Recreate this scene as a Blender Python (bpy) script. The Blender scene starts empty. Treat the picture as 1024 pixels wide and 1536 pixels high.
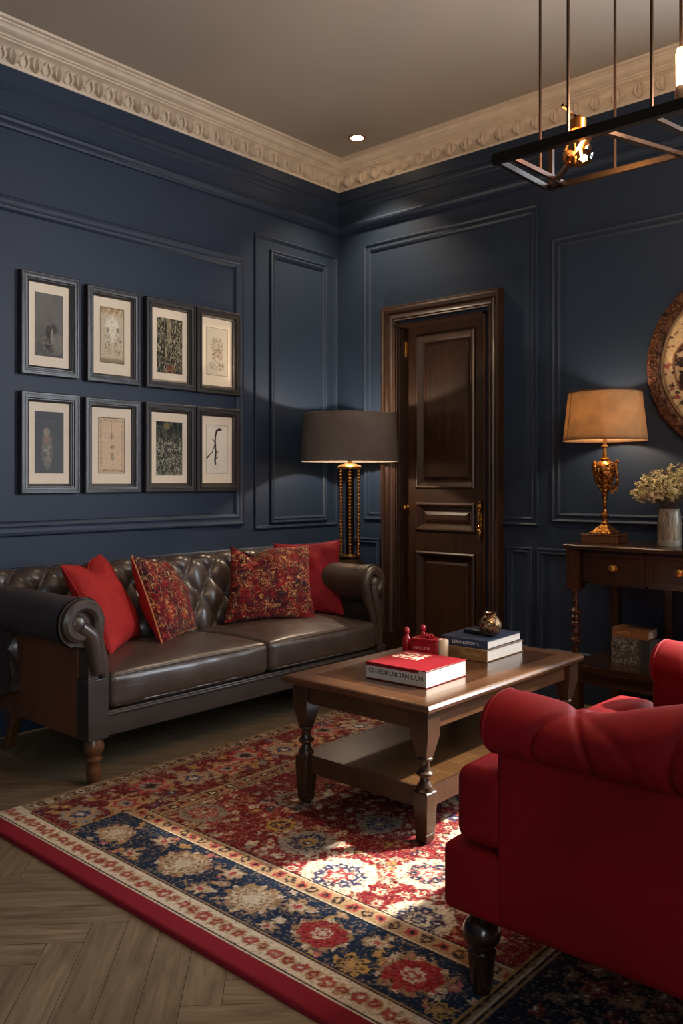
import bpy, bmesh, math, random
import numpy as np
from mathutils import Vector, Matrix, noise as mnoise
PI = math.pi
random.seed(7)
RNG = np.random.RandomState(5)
scn = bpy.context.scene
COL = scn.collection

# ------------------------------------------------------------------ helpers
def srgb(r, g, b):
    def f(c):
        c /= 255.0
        return c / 12.92 if c <= 0.04045 else ((c + 0.055) / 1.055) ** 2.4
    return (f(r), f(g), f(b))

class MB:
    def __init__(s):
        s.v = []; s.f = []; s.m = []; s.mi = 0
    def add(s, vs, fs, M=None):
        o = len(s.v)
        if M is not None:
            vs = [M @ Vector(p) for p in vs]
        s.v += [tuple(p) for p in vs]
        s.f += [tuple(i + o for i in f) for f in fs]
        s.m += [s.mi] * len(fs)
        return s
    def box(s, x0, x1, y0, y1, z0, z1, M=None):
        vs = [(x, y, z) for x in (x0, x1) for y in (y0, y1) for z in (z0, z1)]
        fs = [(0, 1, 3, 2), (4, 6, 7, 5), (0, 4, 5, 1), (2, 3, 7, 6), (0, 2, 6, 4), (1, 5, 7, 3)]
        return s.add(vs, fs, M)
    def lathe(s, prof, c=(0, 0, 0), seg=24, M=None, cap=True, flute=None):
        vs = []; fs = []
        n = len(prof)
        for i, (r, z) in enumerate(prof):
            for k in range(seg):
                a = 2 * PI * k / seg
                rr = r
                if flute: rr = r * (1 + flute[1] * math.cos(flute[0] * a))
                vs.append((c[0] + rr * math.cos(a), c[1] + rr * math.sin(a), c[2] + z))
        for i in range(n - 1):
            for k in range(seg):
                k2 = (k + 1) % seg
                fs.append((i * seg + k, i * seg + k2, (i + 1) * seg + k2, (i + 1) * seg + k))
        if cap:
            fs.append(tuple(range(seg))[::-1]); fs.append(tuple((n - 1) * seg + k for k in range(seg)))
        return s.add(vs, fs, M)
    def sqlathe(s, prof, c=(0, 0, 0), M=None):
        # square-section turned profile: (half, z)
        vs = []; fs = []
        for h, z in prof:
            for dx, dy in ((-1, -1), (1, -1), (1, 1), (-1, 1)):
                vs.append((c[0] + dx * h, c[1] + dy * h, c[2] + z))
        n = len(prof)
        for i in range(n - 1):
            for k in range(4):
                k2 = (k + 1) % 4
                fs.append((i * 4 + k, i * 4 + k2, (i + 1) * 4 + k2, (i + 1) * 4 + k))
        fs.append((3, 2, 1, 0)); fs.append(tuple((n - 1) * 4 + k for k in range(4)))
        return s.add(vs, fs, M)
    def tube(s, pts, r, seg=8, closed=False, M=None):
        pts = [Vector(p) for p in pts]; n = len(pts)
        rs = r if isinstance(r, (list, tuple)) else [r] * n
        vs = []; fs = []
        up = None
        for i in range(n):
            if closed:
                t = (pts[(i + 1) % n] - pts[i - 1])
            else:
                t = pts[min(i + 1, n - 1)] - pts[max(i - 1, 0)]
            if t.length < 1e-9: t = Vector((0, 0, 1))
            t.normalize()
            if up is None:
                up = Vector((0, 0, 1)) if abs(t.z) < .9 else Vector((1, 0, 0))
            a = t.cross(up)
            if a.length < 1e-6: a = t.orthogonal()
            a.normalize(); b = a.cross(t).normalized(); up = b
            for k in range(seg):
                an = 2 * PI * k / seg
                vs.append(pts[i] + (a * math.cos(an) + b * math.sin(an)) * rs[i])
        m = n if closed else n - 1
        for i in range(m):
            j = (i + 1) % n
            for k in range(seg):
                k2 = (k + 1) % seg
                fs.append((i * seg + k, i * seg + k2, j * seg + k2, j * seg + k))
        if not closed:
            fs.append(tuple(range(seg))[::-1]); fs.append(tuple((n - 1) * seg + k for k in range(seg)))
        return s.add(vs, fs, M)
    def prism(s, poly, mapf, h0, h1):
        # poly of (a,b); mapf(a,b,h)->xyz
        n = len(poly)
        vs = [mapf(a, b, h0) for a, b in poly] + [mapf(a, b, h1) for a, b in poly]
        fs = [tuple(range(n))[::-1], tuple(range(n, 2 * n))]
        for k in range(n):
            k2 = (k + 1) % n
            fs.append((k, k2, n + k2, n + k))
        return s.add(vs, fs)
    def bar(s, a, b, w, h):
        a = Vector(a); b = Vector(b); t = (b - a); L = t.length; t.normalize()
        up = Vector((0, 0, 1)) if abs(t.z) < .95 else Vector((0, 1, 0))
        sd = t.cross(up).normalized(); u2 = sd.cross(t).normalized()
        vs = []
        for p in (a, b):
            for i, j in ((-1, -1), (1, -1), (1, 1), (-1, 1)):
                vs.append(p + sd * (i * w / 2) + u2 * (j * h / 2))
        return s.add(vs, [(0, 1, 2, 3), (7, 6, 5, 4), (0, 4, 5, 1), (1, 5, 6, 2), (2, 6, 7, 3), (3, 7, 4, 0)])
    def grid(s, nu, nv, fn, wrapu=False):
        vs = []; fs = []
        for j in range(nv):
            for i in range(nu):
                vs.append(fn(i / (nu if wrapu else nu - 1), j / (nv - 1)))
        for j in range(nv - 1):
            for i in range(nu if wrapu else nu - 1):
                i2 = (i + 1) % nu
                fs.append((j * nu + i, j * nu + i2, (j + 1) * nu + i2, (j + 1) * nu + i))
        return s.add(vs, fs)
    def sphere(s, c, r, seg=12, rings=8, sc=(1, 1, 1), M=None):
        prof = []
        vs = []; fs = []
        for j in range(1, rings):
            t = PI * j / rings
            for k in range(seg):
                a = 2 * PI * k / seg
                vs.append((c[0] + sc[0] * r * math.sin(t) * math.cos(a), c[1] + sc[1] * r * math.sin(t) * math.sin(a), c[2] - sc[2] * r * math.cos(t)))
        for j in range(rings - 2):
            for k in range(seg):
                k2 = (k + 1) % seg
                fs.append((j * seg + k, j * seg + k2, (j + 1) * seg + k2, (j + 1) * seg + k))
        b = len(vs); vs.append((c[0], c[1], c[2] - sc[2] * r)); vs.append((c[0], c[1], c[2] + sc[2] * r))
        for k in range(seg):
            k2 = (k + 1) % seg
            fs.append((b, k2, k)); fs.append((b + 1, (rings - 2) * seg + k, (rings - 2) * seg + k2))
        return s.add(vs, fs, M)
    def ring(s, mapf, a0, a1, b0, b1, prof, closed_prof=True):
        # mitred rectangular moulding; prof: (inset, height)
        vs = []; fs = []; n = len(prof)
        for i, h in prof:
            for a, b in ((a0 + i, b0 + i), (a1 - i, b0 + i), (a1 - i, b1 - i), (a0 + i, b1 - i)):
                vs.append(mapf(a, b, h))
        m = n if closed_prof else n - 1
        for p in range(m):
            q = (p + 1) % n
            for k in range(4):
                k2 = (k + 1) % 4
                fs.append((p * 4 + k, p * 4 + k2, q * 4 + k2, q * 4 + k))
        return s.add(vs, fs)
    def softbox(s, x0, x1, y0, y1, z0, z1, r=.03, crown=(0, 0, .02), inner=10, seg=4, fn=None):
        c = ((x0 + x1) / 2, (y0 + y1) / 2, (z0 + z1) / 2)
        h = ((x1 - x0) / 2, (y1 - y0) / 2, (z1 - z0) / 2)
        r = min(r, h[0] * .98, h[1] * .98, h[2] * .98)
        def samp(hh):
            e = [-hh + r * (1 - math.cos(PI / 2 * k / seg)) for k in range(seg)]
            e = [-hh + r * k / seg for k in range(seg)]
            i = [(-hh + r) + (2 * (hh - r)) * k / inner for k in range(inner + 1)]
            return e + i + [-q for q in e[::-1]]
        S = [samp(q) for q in h]
        idx = {}; vs = []; fs = []
        def vert(p):
            k = tuple(round(q, 6) for q in p)
            if k in idx: return idx[k]
            q = []
            for a in range(3):
                q.append(max(-(h[a] - r), min(h[a] - r, p[a])))
            d = Vector([p[a] - q[a] for a in range(3)])
            if d.length > 1e-9: d = d.normalized() * r
            o = [q[a] + d[a] for a in range(3)]
            n = [o[a] / h[a] for a in range(3)]
            for a in range(3):
                if crown[a]:
                    b1, b2 = [b for b in range(3) if b != a]
                    o[a] += crown[a] * n[a] * abs(n[a]) * max(0, 1 - n[b1] ** 2) * max(0, 1 - n[b2] ** 4 if a == 2 else 1 - n[b2] ** 2)
            P = Vector((c[0] + o[0], c[1] + o[1], c[2] + o[2]))
            if fn: P = fn(P, n)
            vs.append(tuple(P)); idx[k] = len(vs) - 1
            return idx[k]
        for a in range(3):
            b, d = (a + 1) % 3, (a + 2) % 3
            for sg in (-1, 1):
                for i in range(len(S[b]) - 1):
                    for j in range(len(S[d]) - 1):
                        q = []
                        for (ii, jj) in ((i, j), (i + 1, j), (i + 1, j + 1), (i, j + 1)):
                            p = [0, 0, 0]; p[a] = sg * h[a]; p[b] = S[b][ii]; p[d] = S[d][jj]
                            q.append(vert(p))
                        if sg < 0: q = q[::-1]
                        fs.append(tuple(q))
        return s.add(vs, fs)

def link_mesh(name, mb, mats, origin=Vector((0, 0, 0)), smooth=True, angle=35, bevel=0, bseg=2):
    me = bpy.data.meshes.new(name)
    me.from_pydata([tuple(Vector(p) - origin) for p in mb.v], [], mb.f)
    if not isinstance(mats, (list, tuple)): mats = [mats]
    for m in mats: me.materials.append(m)
    if len(mats) > 1: me.polygons.foreach_set('material_index', mb.m)
    me.validate()
    bm = bmesh.new(); bm.from_mesh(me)
    bmesh.ops.recalc_face_normals(bm, faces=bm.faces)
    bm.to_mesh(me); bm.free()
    if smooth:
        me.shade_smooth()
        me.set_sharp_from_angle(angle=math.radians(angle))
    o = bpy.data.objects.new(name, me)
    COL.objects.link(o)
    if bevel:
        b = o.modifiers.new('bevel', 'BEVEL'); b.width = bevel; b.segments = bseg; b.limit_method = 'ANGLE'; b.angle_limit = math.radians(40)
    return o

def thing(name, label, cat, loc, group=None):
    o = bpy.data.objects.new(name, None); COL.objects.link(o)
    o.empty_display_size = .05
    o.location = loc; o['label'] = label; o['category'] = cat; o['loc0'] = list(loc)
    if group: o['group'] = group
    return o
def root_of(o):
    while o.parent: o = o.parent
    return o
def part(name, mb, mats, parent, label=None, kind=None, **kw):
    org = Vector(root_of(parent).location)
    o = link_mesh(name, mb, mats, org, **kw)
    o.parent = parent
    if label: o['label'] = label
    if kind: o['kind'] = kind
    return o
def solo(name, mb, mats, label, cat, group=None, kind=None, loc=(0, 0, 0), **kw):
    o = link_mesh(name, mb, mats, Vector(loc), **kw)
    o.location = loc
    o['label'] = label; o['category'] = cat
    if group: o['group'] = group
    if kind: o['kind'] = kind
    return o
def struct(name, mb, mats, parent=None, **kw):
    o = link_mesh(name, mb, mats, **kw)
    o['kind'] = 'structure'
    if parent: o.parent = parent
    return o

# ------------------------------------------------------------------ materials
class NT:
    def __init__(s, name):
        s.mat = bpy.data.materials.new(name); s.mat.use_nodes = True
        s.t = s.mat.node_tree; s.N = s.t.nodes; s.L = s.t.links
        s.bsdf = s.N['Principled BSDF']; s.out = s.N['Material Output']
    def n(s, ty, **kw):
        x = s.N.new(ty)
        for k, v in kw.items():
            if k.startswith('i_'):
                x.inputs[k[2:].replace('_', ' ')].default_value = v
            else: setattr(x, k, v)
        return x
    def l(s, a, b): s.L.new(a, b)
    def coord(s, scale=(1, 1, 1), rot=(0, 0, 0), kind='Object'):
        tc = s.n('ShaderNodeTexCoord'); mp = s.n('ShaderNodeMapping')
        mp.inputs['Scale'].default_value = scale; mp.inputs['Rotation'].default_value = rot
        s.l(tc.outputs[kind], mp.inputs['Vector']); return mp.outputs['Vector']
    def noise(s, vec, scale=5, detail=4, rough=.55, dist=0):
        x = s.n('ShaderNodeTexNoise'); x.inputs['Scale'].default_value = scale
        x.inputs['Detail'].default_value = detail; x.inputs['Roughness'].default_value = rough
        x.inputs['Distortion'].default_value = dist
        s.l(vec, x.inputs['Vector']); return x.outputs['Fac']
    def ramp(s, fac, stops, interp='LINEAR'):
        r = s.n('ShaderNodeValToRGB'); r.color_ramp.interpolation = interp
        els = r.color_ramp.elements
        while len(els) < len(stops): els.new(.5)
        for e, (p, c) in zip(els, stops):
            e.position = p; e.color = (*c, 1) if len(c) == 3 else c
        s.l(fac, r.inputs['Fac']); return r.outputs['Color']
    def mix(s, fac, a, b, mode='MIX'):
        x = s.n('ShaderNodeMix', data_type='RGBA', blend_type=mode)
        for sock, v in ((x.inputs[0], fac), (x.inputs[6], a), (x.inputs[7], b)):
            if hasattr(v, 'links') or hasattr(v, 'is_linked'): s.l(v, sock)
            elif isinstance(v, (int, float)): sock.default_value = v
            else: sock.default_value = (*v, 1)
        return x.outputs[2]
    def math(s, op, a, b=None, c=None):
        x = s.n('ShaderNodeMath', operation=op)
        for i, v in enumerate((a, b, c)):
            if v is None: continue
            if isinstance(v, (int, float)): x.inputs[i].default_value = v
            else: s.l(v, x.inputs[i])
        return x.outputs[0]
    def bump(s, h, strength=.2, dist=.01):
        b = s.n('ShaderNodeBump'); b.inputs['Strength'].default_value = strength; b.inputs['Distance'].default_value = dist
        s.l(h, b.inputs['Height']); s.l(b.outputs['Normal'], s.bsdf.inputs['Normal'])
        return b
    def set(s, **kw):
        for k, v in kw.items():
            k = k.replace('_', ' ')
            sock = s.bsdf.inputs[k]
            if isinstance(v, tuple) and len(v) == 3: v = (*v, 1)
            if hasattr(v, 'is_linked'): s.l(v, sock)
            else: sock.default_value = v

def m_plain(name, col, rough=.5, metal=0, var=.12, vscale=6, bump=0, bscale=200, **kw):
    t = NT(name); v = t.coord()
    f = t.noise(v, vscale, 4)
    lo = tuple(max(0, c * (1 - var)) for c in col); hi = tuple(min(1, c * (1 + var)) for c in col)
    t.set(Base_Color=t.ramp(f, [(.3, lo), (.7, hi)]), Roughness=rough, Metallic=metal)
    t.set(**kw)
    if bump: t.bump(t.noise(v, bscale, 3), bump, .002)
    return t.mat

def m_wood(name, dark, light, axis=0, rough=.3, scale=1., coat=0.15, wear=.0, streak=1.):
    t = NT(name)
    sc = [14 * scale] * 3; sc[axis] = 1.2 * scale
    v = t.coord(tuple(sc))
    f1 = t.noise(v, 3, 6, .6, 1.2)
    v2 = t.coord()
    f2 = t.noise(v2, 2.5, 3)
    sc2 = [90 * scale] * 3; sc2[axis] = 3 * scale
    f3 = t.noise(t.coord(tuple(sc2)), 2, 3, .7)
    c = t.ramp(f1, [(.28, dark), (.5, tuple((a + b) / 2 for a, b in zip(dark, light))), (.72, light)])
    c = t.mix(t.math('MULTIPLY', f3, .45 * streak), c, tuple(q * .35 for q in dark), 'MIX')
    c = t.mix(t.ramp(f2, [(.35, (0, 0, 0)), (.7, (1, 1, 1))]), c, t.mix(.5, c, light))
    t.set(Base_Color=c, Roughness=rough, Coat_Weight=coat, Coat_Roughness=.18)
    t.bump(f3, .12, .002)
    return t.mat

def m_velvet(name, col, dark=.55, rough=.75, sheen=.6, tint=None, bump=.15):
    t = NT(name); v = t.coord()
    f = t.noise(v, 4, 4, .6, .5)
    f2 = t.noise(v, 60, 2)
    c = t.ramp(f, [(.3, tuple(q * dark for q in col)), (.7, col)])
    c = t.mix(t.math('MULTIPLY', f2, .25), c, tuple(q * .6 for q in col))
    t.set(Base_Color=c, Roughness=rough, Sheen_Weight=sheen, Sheen_Roughness=.35, Sheen_Tint=(tint or tuple(min(1, q * 2.2 + .03) for q in col)), Specular_IOR_Level=.2)
    t.bump(t.noise(v, 300, 2), bump, .001)
    return t.mat

NAVY = srgb(35, 49, 69)
def m_wall():
    t = NT('navy_wall_paint'); v = t.coord()
    c = t.ramp(t.noise(v, 1.2, 3), [(.3, tuple(q * .9 for q in NAVY)), (.7, tuple(q * 1.08 for q in NAVY))])
    t.set(Base_Color=c, Roughness=.5, Specular_IOR_Level=.35)
    t.bump(t.noise(v, 220, 2), .06, .001)
    return t.mat
M_WALL = m_wall()
M_CEIL = m_plain('ceiling_paint', srgb(158, 150, 139), .85, var=.04, vscale=1)
M_PLASTER = m_plain('cornice_plaster', srgb(205, 192, 172), .7, var=.08, vscale=14, bump=.1, bscale=120)
M_LEATHER = None
def m_leather(name, c0, c1, rough=.33, scuff=True):
    t = NT(name); v = t.coord()
    f = t.noise(v, 3, 4, .6)
    vor = t.n('ShaderNodeTexVoronoi'); vor.inputs['Scale'].default_value = 260; t.l(v, vor.inputs['Vector'])
    c = t.ramp(f, [(.3, c0), (.7, c1)])
    if scuff:
        s1 = t.noise(t.coord((1, 2.2, 3)), 14, 6, .75, 1.5)
        s2 = t.noise(v, 2.1, 2)
        k = t.math('MULTIPLY', t.ramp(s1, [(.60, (0, 0, 0)), (.66, (1, 1, 1))]), t.ramp(s2, [(.5, (0, 0, 0)), (.6, (1, 1, 1))]))
        c = t.mix(t.math('MULTIPLY', k, .5), c, srgb(120, 90, 60))
    r = t.ramp(t.noise(v, 9, 4), [(.3, (rough - .08,) * 3), (.7, (rough + .1,) * 3)])
    t.set(Base_Color=c, Roughness=r, Coat_Weight=.25, Coat_Roughness=.25)
    hh = t.math('ADD', t.math('MULTIPLY', vor.outputs['Distance'], .25), t.noise(v, 22, 5, .6))
    t.bump(hh, .22, .004)
    return t.mat
M_LEATHER = m_leather('dark_brown_leather', srgb(52, 43, 38), srgb(78, 65, 57))
M_LEATHER_SEAT = m_leather('brown_seat_leather', srgb(58, 47, 41), srgb(76, 62, 54), .36, False)
M_POST = m_wood('grey_stained_wood', srgb(38, 34, 32), srgb(66, 58, 52), 1, .42, 1, .1)
M_PANEL = m_wood('side_panel_walnut', srgb(84, 46, 27), srgb(132, 82, 50), 2, .4, .7, .1)
M_LEGW = m_wood('turned_leg_wood', srgb(60, 34, 20), srgb(120, 78, 48), 2, .32, 1, .3)
M_TABLE = m_wood('oak_table_wood', srgb(50, 29, 16), srgb(98, 63, 36), 1, .34, .8, .35)
M_TABLEX = m_wood('oak_table_wood_cross', srgb(46, 27, 15), srgb(84, 54, 31), 0, .27, .8, .35)
M_TLEG = m_wood('table_leg_wood', srgb(36, 23, 15), srgb(72, 49, 32), 2, .33, 1, .25)
M_DOOR = m_wood('dark_door_wood', srgb(24, 14, 8), srgb(62, 38, 21), 2, .4, .8, .15)
M_DOORX = m_wood('dark_door_wood_cross', srgb(30, 17, 9), srgb(74, 45, 25), 0, .3, .8, .35)
M_CONS = m_wood('console_mahogany', srgb(26, 14, 8), srgb(62, 36, 20), 0, .25, .9, .4)
M_CONSZ = m_wood('console_mahogany_upright', srgb(30, 16, 9), srgb(80, 46, 24), 2, .25, .9, .4)
M_BLACKW = m_wood('dark_chair_leg_wood', srgb(24, 14, 10), srgb(54, 32, 22), 2, .25, 1, .4)
M_FRAME = m_wood('black_frame_wood', srgb(34, 33, 34), srgb(66, 64, 64), 2, .4, 1.4, .15)
M_FRAMEB = m_wood('brown_black_frame_wood', srgb(30, 27, 25), srgb(54, 48, 43), 2, .4, 1.4, .15)
M_MAT = m_plain('cream_mount_board', srgb(240, 226, 202), .9, var=.03)
M_RED = m_velvet('red_velvet', srgb(142, 12, 20), .6, .7, .06, tint=srgb(230, 60, 60))
M_REDC = m_velvet('red_cushion_velvet', srgb(176, 42, 40), .7, .75, .12, tint=srgb(240, 90, 80))
M_REDD = m_velvet('crimson_cushion_velvet', srgb(142, 26, 36), .7, .75, .12, tint=srgb(240, 80, 80))
M_BRASS = m_plain('aged_brass', srgb(200, 150, 80), .28, 1, .25, 30, bump=.2, bscale=90)
def m_patina():
    t = NT('gilt_patina'); v = t.coord()
    f = t.noise(v, 75, 4, .65, .6)
    t.set(Base_Color=t.ramp(f, [(.38, srgb(56, 22, 16)), (.52, srgb(168, 112, 48)), (.68, srgb(230, 182, 104))]), Metallic=.9, Roughness=t.ramp(f, [(.4, (.5,) * 3), (.6, (.25,) * 3)]))
    t.bump(f, .7, .004)
    return t.mat
M_PATINA = m_patina()
M_GOLD = m_plain('antique_gold', srgb(196, 138, 62), .3, 1, .35, 60, bump=.6, bscale=130)
M_BRONZE = m_plain('bronze_metal', srgb(62, 46, 36), .38, .85, .2, 12)
M_BLACKM = m_plain('black_iron', srgb(36, 30, 27), .4, .7, .2, 12)
M_CHROME = m_plain('steel_rim', srgb(190, 180, 165), .3, 1, .1)
M_PAGES = m_plain('book_pages', srgb(232, 222, 205), .9, var=.06, vscale=60)

def m_pages(name, col):
    t = NT(name)
    f = t.noise(t.coord((1, 1, 260)), 3, 3, .7)
    t.set(Base_Color=t.ramp(f, [(.3, tuple(q * .78 for q in col)), (.6, col)]), Roughness=.9)
    t.bump(f, .3, .002)
    return t.mat
M_PAGES = m_pages('book_pages', srgb(236, 226, 210))

def m_attr(name, attr='Col', rough=.9, var=.25, vs=260, bump=.3, sheen=0, distort=True):
    t = NT(name); v = t.coord()
    a = t.n('ShaderNodeAttribute'); a.attribute_name = attr
    f = t.noise(v, vs, 3, .6); f2 = t.noise(v, vs * .25, 4, .65)
    c = t.mix(t.ramp(f, [(.35, (var * 1.2,) * 3), (.6, (0, 0, 0))]), a.outputs['Color'], t.mix(.6, a.outputs['Color'], (0.01, .006, .006)))
    c = t.mix(t.ramp(f2, [(.4, (var,) * 3), (.65, (0, 0, 0))]), c, t.mix(.5, c, (.05, .03, .025)))
    t.set(Base_Color=c, Roughness=rough, Sheen_Weight=sheen, Specular_IOR_Level=.15)
    t.bump(f, bump, .002)
    return t.mat

def m_emit(name, col, strength):
    t = NT(name)
    t.set(Base_Color=col, Emission_Color=col, Emission_Strength=strength)
    return t.mat

def m_bulb(name, col, strength):
    t = NT(name)
    tr = t.n('ShaderNodeBsdfTransparent'); em = t.n('ShaderNodeEmission')
    em.inputs[0].default_value = (*col, 1); em.inputs[1].default_value = strength
    ad = t.n('ShaderNodeAddShader'); t.l(tr.outputs[0], ad.inputs[0]); t.l(em.outputs[0], ad.inputs[1]); t.l(ad.outputs[0], t.out.inputs[0])
    return t.mat

def m_contour(name, base0, base1, lines, scale=9, width=.035, rough=.8, sheen=.3, stretch=(1, 1, 1), bump=.5, metal=0):
    """scribbly line embroidery from noise contours"""
    t = NT(name); v = t.coord(stretch)
    base = t.ramp(t.noise(t.coord(), scale * 1.3, 4, .7), [(.35, base0), (.62, base1)])
    tot = None
    for i, (col, sc, w, th) in enumerate(lines):
        mp = t.n('ShaderNodeMapping'); mp.inputs['Location'].default_value = (i * 3.7, i * 1.3, i * 5.1); t.l(v, mp.inputs['Vector'])
        f = t.noise(mp.outputs['Vector'], scale * sc, 2.5, .5, 1.6)
        d = t.math('ABSOLUTE', t.math('SUBTRACT', f, .5))
        k = t.ramp(d, [(0, (1, 1, 1)), (w, (0, 0, 0))])
        msk = t.noise(mp.outputs['Vector'], scale * sc * .7, 2)
        k = t.math('MULTIPLY', k, t.ramp(msk, [(th, (0, 0, 0)), (th + .08, (1, 1, 1))]))
        base = t.mix(k, base, col)
        tot = k if tot is None else t.math('MAXIMUM', tot, k)
    t.set(Base_Color=base, Roughness=rough, Sheen_Weight=sheen, Specular_IOR_Level=.2)
    t.bump(t.math('ADD', tot, t.math('MULTIPLY', t.noise(t.coord(), 240, 2), .4)), bump, .003)
    return t.mat
M_PATT = m_contour('embroidered_brocade', srgb(40, 12, 20), srgb(104, 20, 26),
    [(srgb(30, 16, 36), 1.3, .07, .46), (srgb(150, 28, 28), 1.9, .06, .44), (srgb(206, 150, 80), 2.0, .020, .44), (srgb(226, 190, 130), 3.0, .018, .47)], scale=9, sheen=.04)

def m_shade(name, col, trans, rough=.9, weave=300, blotch=.25):
    t = NT(name); v = t.coord()
    f = t.noise(v, 9, 4, .6); w1 = t.noise(t.coord((1, 1, 14)), 60, 2); w2 = t.noise(t.coord((6, 6, 1)), 60, 2)
    c = t.ramp(f, [(.3, tuple(q * (1 - blotch) for q in col)), (.65, col)])
    c = t.mix(t.math('MULTIPLY', w1, .5), c, tuple(q * .6 for q in col))
    t.set(Base_Color=c, Roughness=rough, Specular_IOR_Level=.1)
    tr = t.n('ShaderNodeBsdfTranslucent'); t.l(c, tr.inputs['Color'])
    mx = t.n('ShaderNodeMixShader'); mx.inputs[0].default_value = trans
    t.l(t.bsdf.outputs[0], mx.inputs[1]); t.l(tr.outputs[0], mx.inputs[2]); t.l(mx.outputs[0], t.out.inputs[0])
    t.bump(t.math('ADD', w1, w2), .15, .002)
    return t.mat
M_SHADE_T = m_shade('tan_linen_shade', srgb(190, 158, 118), .42, blotch=.4)
M_SHADE_F = m_shade('grey_taupe_shade', srgb(128, 120, 114), .02)
M_SHADE_IN = m_plain('shade_lining', srgb(120, 108, 94), .8, var=.02)

def m_glass(name, col=(1, 1, 1), rough=.02, gl=.12):
    t = NT(name)
    tr = t.n('ShaderNodeBsdfTransparent'); tr.inputs[0].default_value = (*col, 1)
    g = t.n('ShaderNodeBsdfGlossy'); g.inputs['Roughness'].default_value = rough
    lw = t.n('ShaderNodeLayerWeight'); lw.inputs[0].default_value = .15
    mx = t.n('ShaderNodeMixShader')
    t.l(t.math('MULTIPLY_ADD', lw.outputs['Facing'], .3, .04), mx.inputs[0]); t.l(tr.outputs[0], mx.inputs[1]); t.l(g.outputs[0], mx.inputs[2]); t.l(mx.outputs[0], t.out.inputs[0])
    return t.mat
M_GLASS = m_glass('clear_window_glass')
M_AMBER = m_glass('amber_bulb_glass', srgb(245, 190, 120), .05)

# ------------------------------------------------------------------ room
RX, RY, RZ = 5.0, -6.0, 3.32
mL = lambda y, z, h: (h, y, z)
mR = lambda x, z, h: (x, -h, z)
TRIM = [0]
def trim(mb, mat=M_WALL, **kw):
    TRIM[0] += 1
    return struct('trim_%d' % TRIM[0], mb, mat, **kw)

# floor : herringbone planks as real boards
def build_floor():
    w = .095; n = 7; s2 = 1 / math.sqrt(2)
    u0, v0 = -.760, -4.085
    V = []; F = []; C = []; U = []
    def plank(a0, a1, b0, b1, along):
        g = .0007
        a0 += g; a1 -= g; b0 += g; b1 -= g
        cs = [(a0, b0), (a1, b0), (a1, b1), (a0, b1)]
        P = []
        for u, v in cs:
            x = (u - v) * s2; y = (u + v) * s2
            P.append((x, y))
        cx = sum(p[0] for p in P) / 4; cy = sum(p[1] for p in P) / 4
        if not (-.35 < cx < RX + .35 and RY - .35 < cy < .35): return
        o = len(V)
        for x, y in P: V.append((x, y, 0))
        F.append((o, o + 1, o + 2, o + 3))
        r = random.random(); r2 = random.random() * 50
        for u, v in cs:
            C.append((r, random.random() * 0 + r, r, 1))
            U.append(((u if along else v) + r2, (v if along else u) + r2 * .37))
    for i in range(-90, 90):
        for j in range(-9, 10):
            ku = i + j * n; kv = i - j * n
            plank(u0 + ku * w, u0 + (ku + n) * w, v0 + kv * w, v0 + (kv + 1) * w, True)
            plank(u0 + ku * w, u0 + (ku + 1) * w, v0 + (kv + 1) * w, v0 + (kv + 1 + n) * w, False)
    me = bpy.data.meshes.new('floor'); me.from_pydata(V, [], F)
    ca = me.color_attributes.new('Col', 'FLOAT_COLOR', 'POINT')
    ca.data.foreach_set('color', np.array(C, dtype=np.float32).ravel())
    uv = me.uv_layers.new(name='UVMap')
    uu = np.array([U[l.vertex_index] for l in me.loops], dtype=np.float32)
    uv.data.foreach_set('uv', uu.ravel())
    t = NT('herringbone_oak')
    a = t.n('ShaderNodeAttribute'); a.attribute_name = 'Col'
    f = t.noise(t.coord((1.6, 16, 1), kind='UV'), 3, 6, .62, .6)
    f2 = t.noise(t.coord((3, 120, 1), kind='UV'), 2, 3, .7)
    f3 = t.noise(t.coord((1, 1, 1), kind='UV'), 7, 4, .6)
    c = t.ramp(f, [(.3, srgb(98, 82, 62)), (.55, srgb(134, 114, 88)), (.75, srgb(154, 133, 104))])
    c = t.mix(t.math('MULTIPLY', f2, .28), c, srgb(70, 56, 42))
    c = t.mix(t.ramp(a.outputs['Fac'], [(0, (0, 0, 0)), (1, (.55,) * 3)]), c, t.mix(.5, c, srgb(62, 50, 38)))
    t.set(Base_Color=c, Roughness=t.ramp(f3, [(.3, (.38,) * 3), (.7, (.55,) * 3)]), Specular_IOR_Level=.4)
    t.bump(t.math('ADD', f2, f), .15, .003)
    me.materials.append(t.mat)
    o = bpy.data.objects.new('floor', me); COL.objects.link(o); o['kind'] = 'structure'
    mb = MB().box(-.15, RX + .15, RY - .15, .3, -.1, -.0015)
    struct('floor_underlay', mb, m_plain('floor_gap_dark', srgb(22, 16, 12), .9), parent=o)
build_floor()

struct('ceiling', MB().box(-.15, RX + .15, RY - .15, .3, RZ, RZ + .1), M_CEIL)

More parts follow.
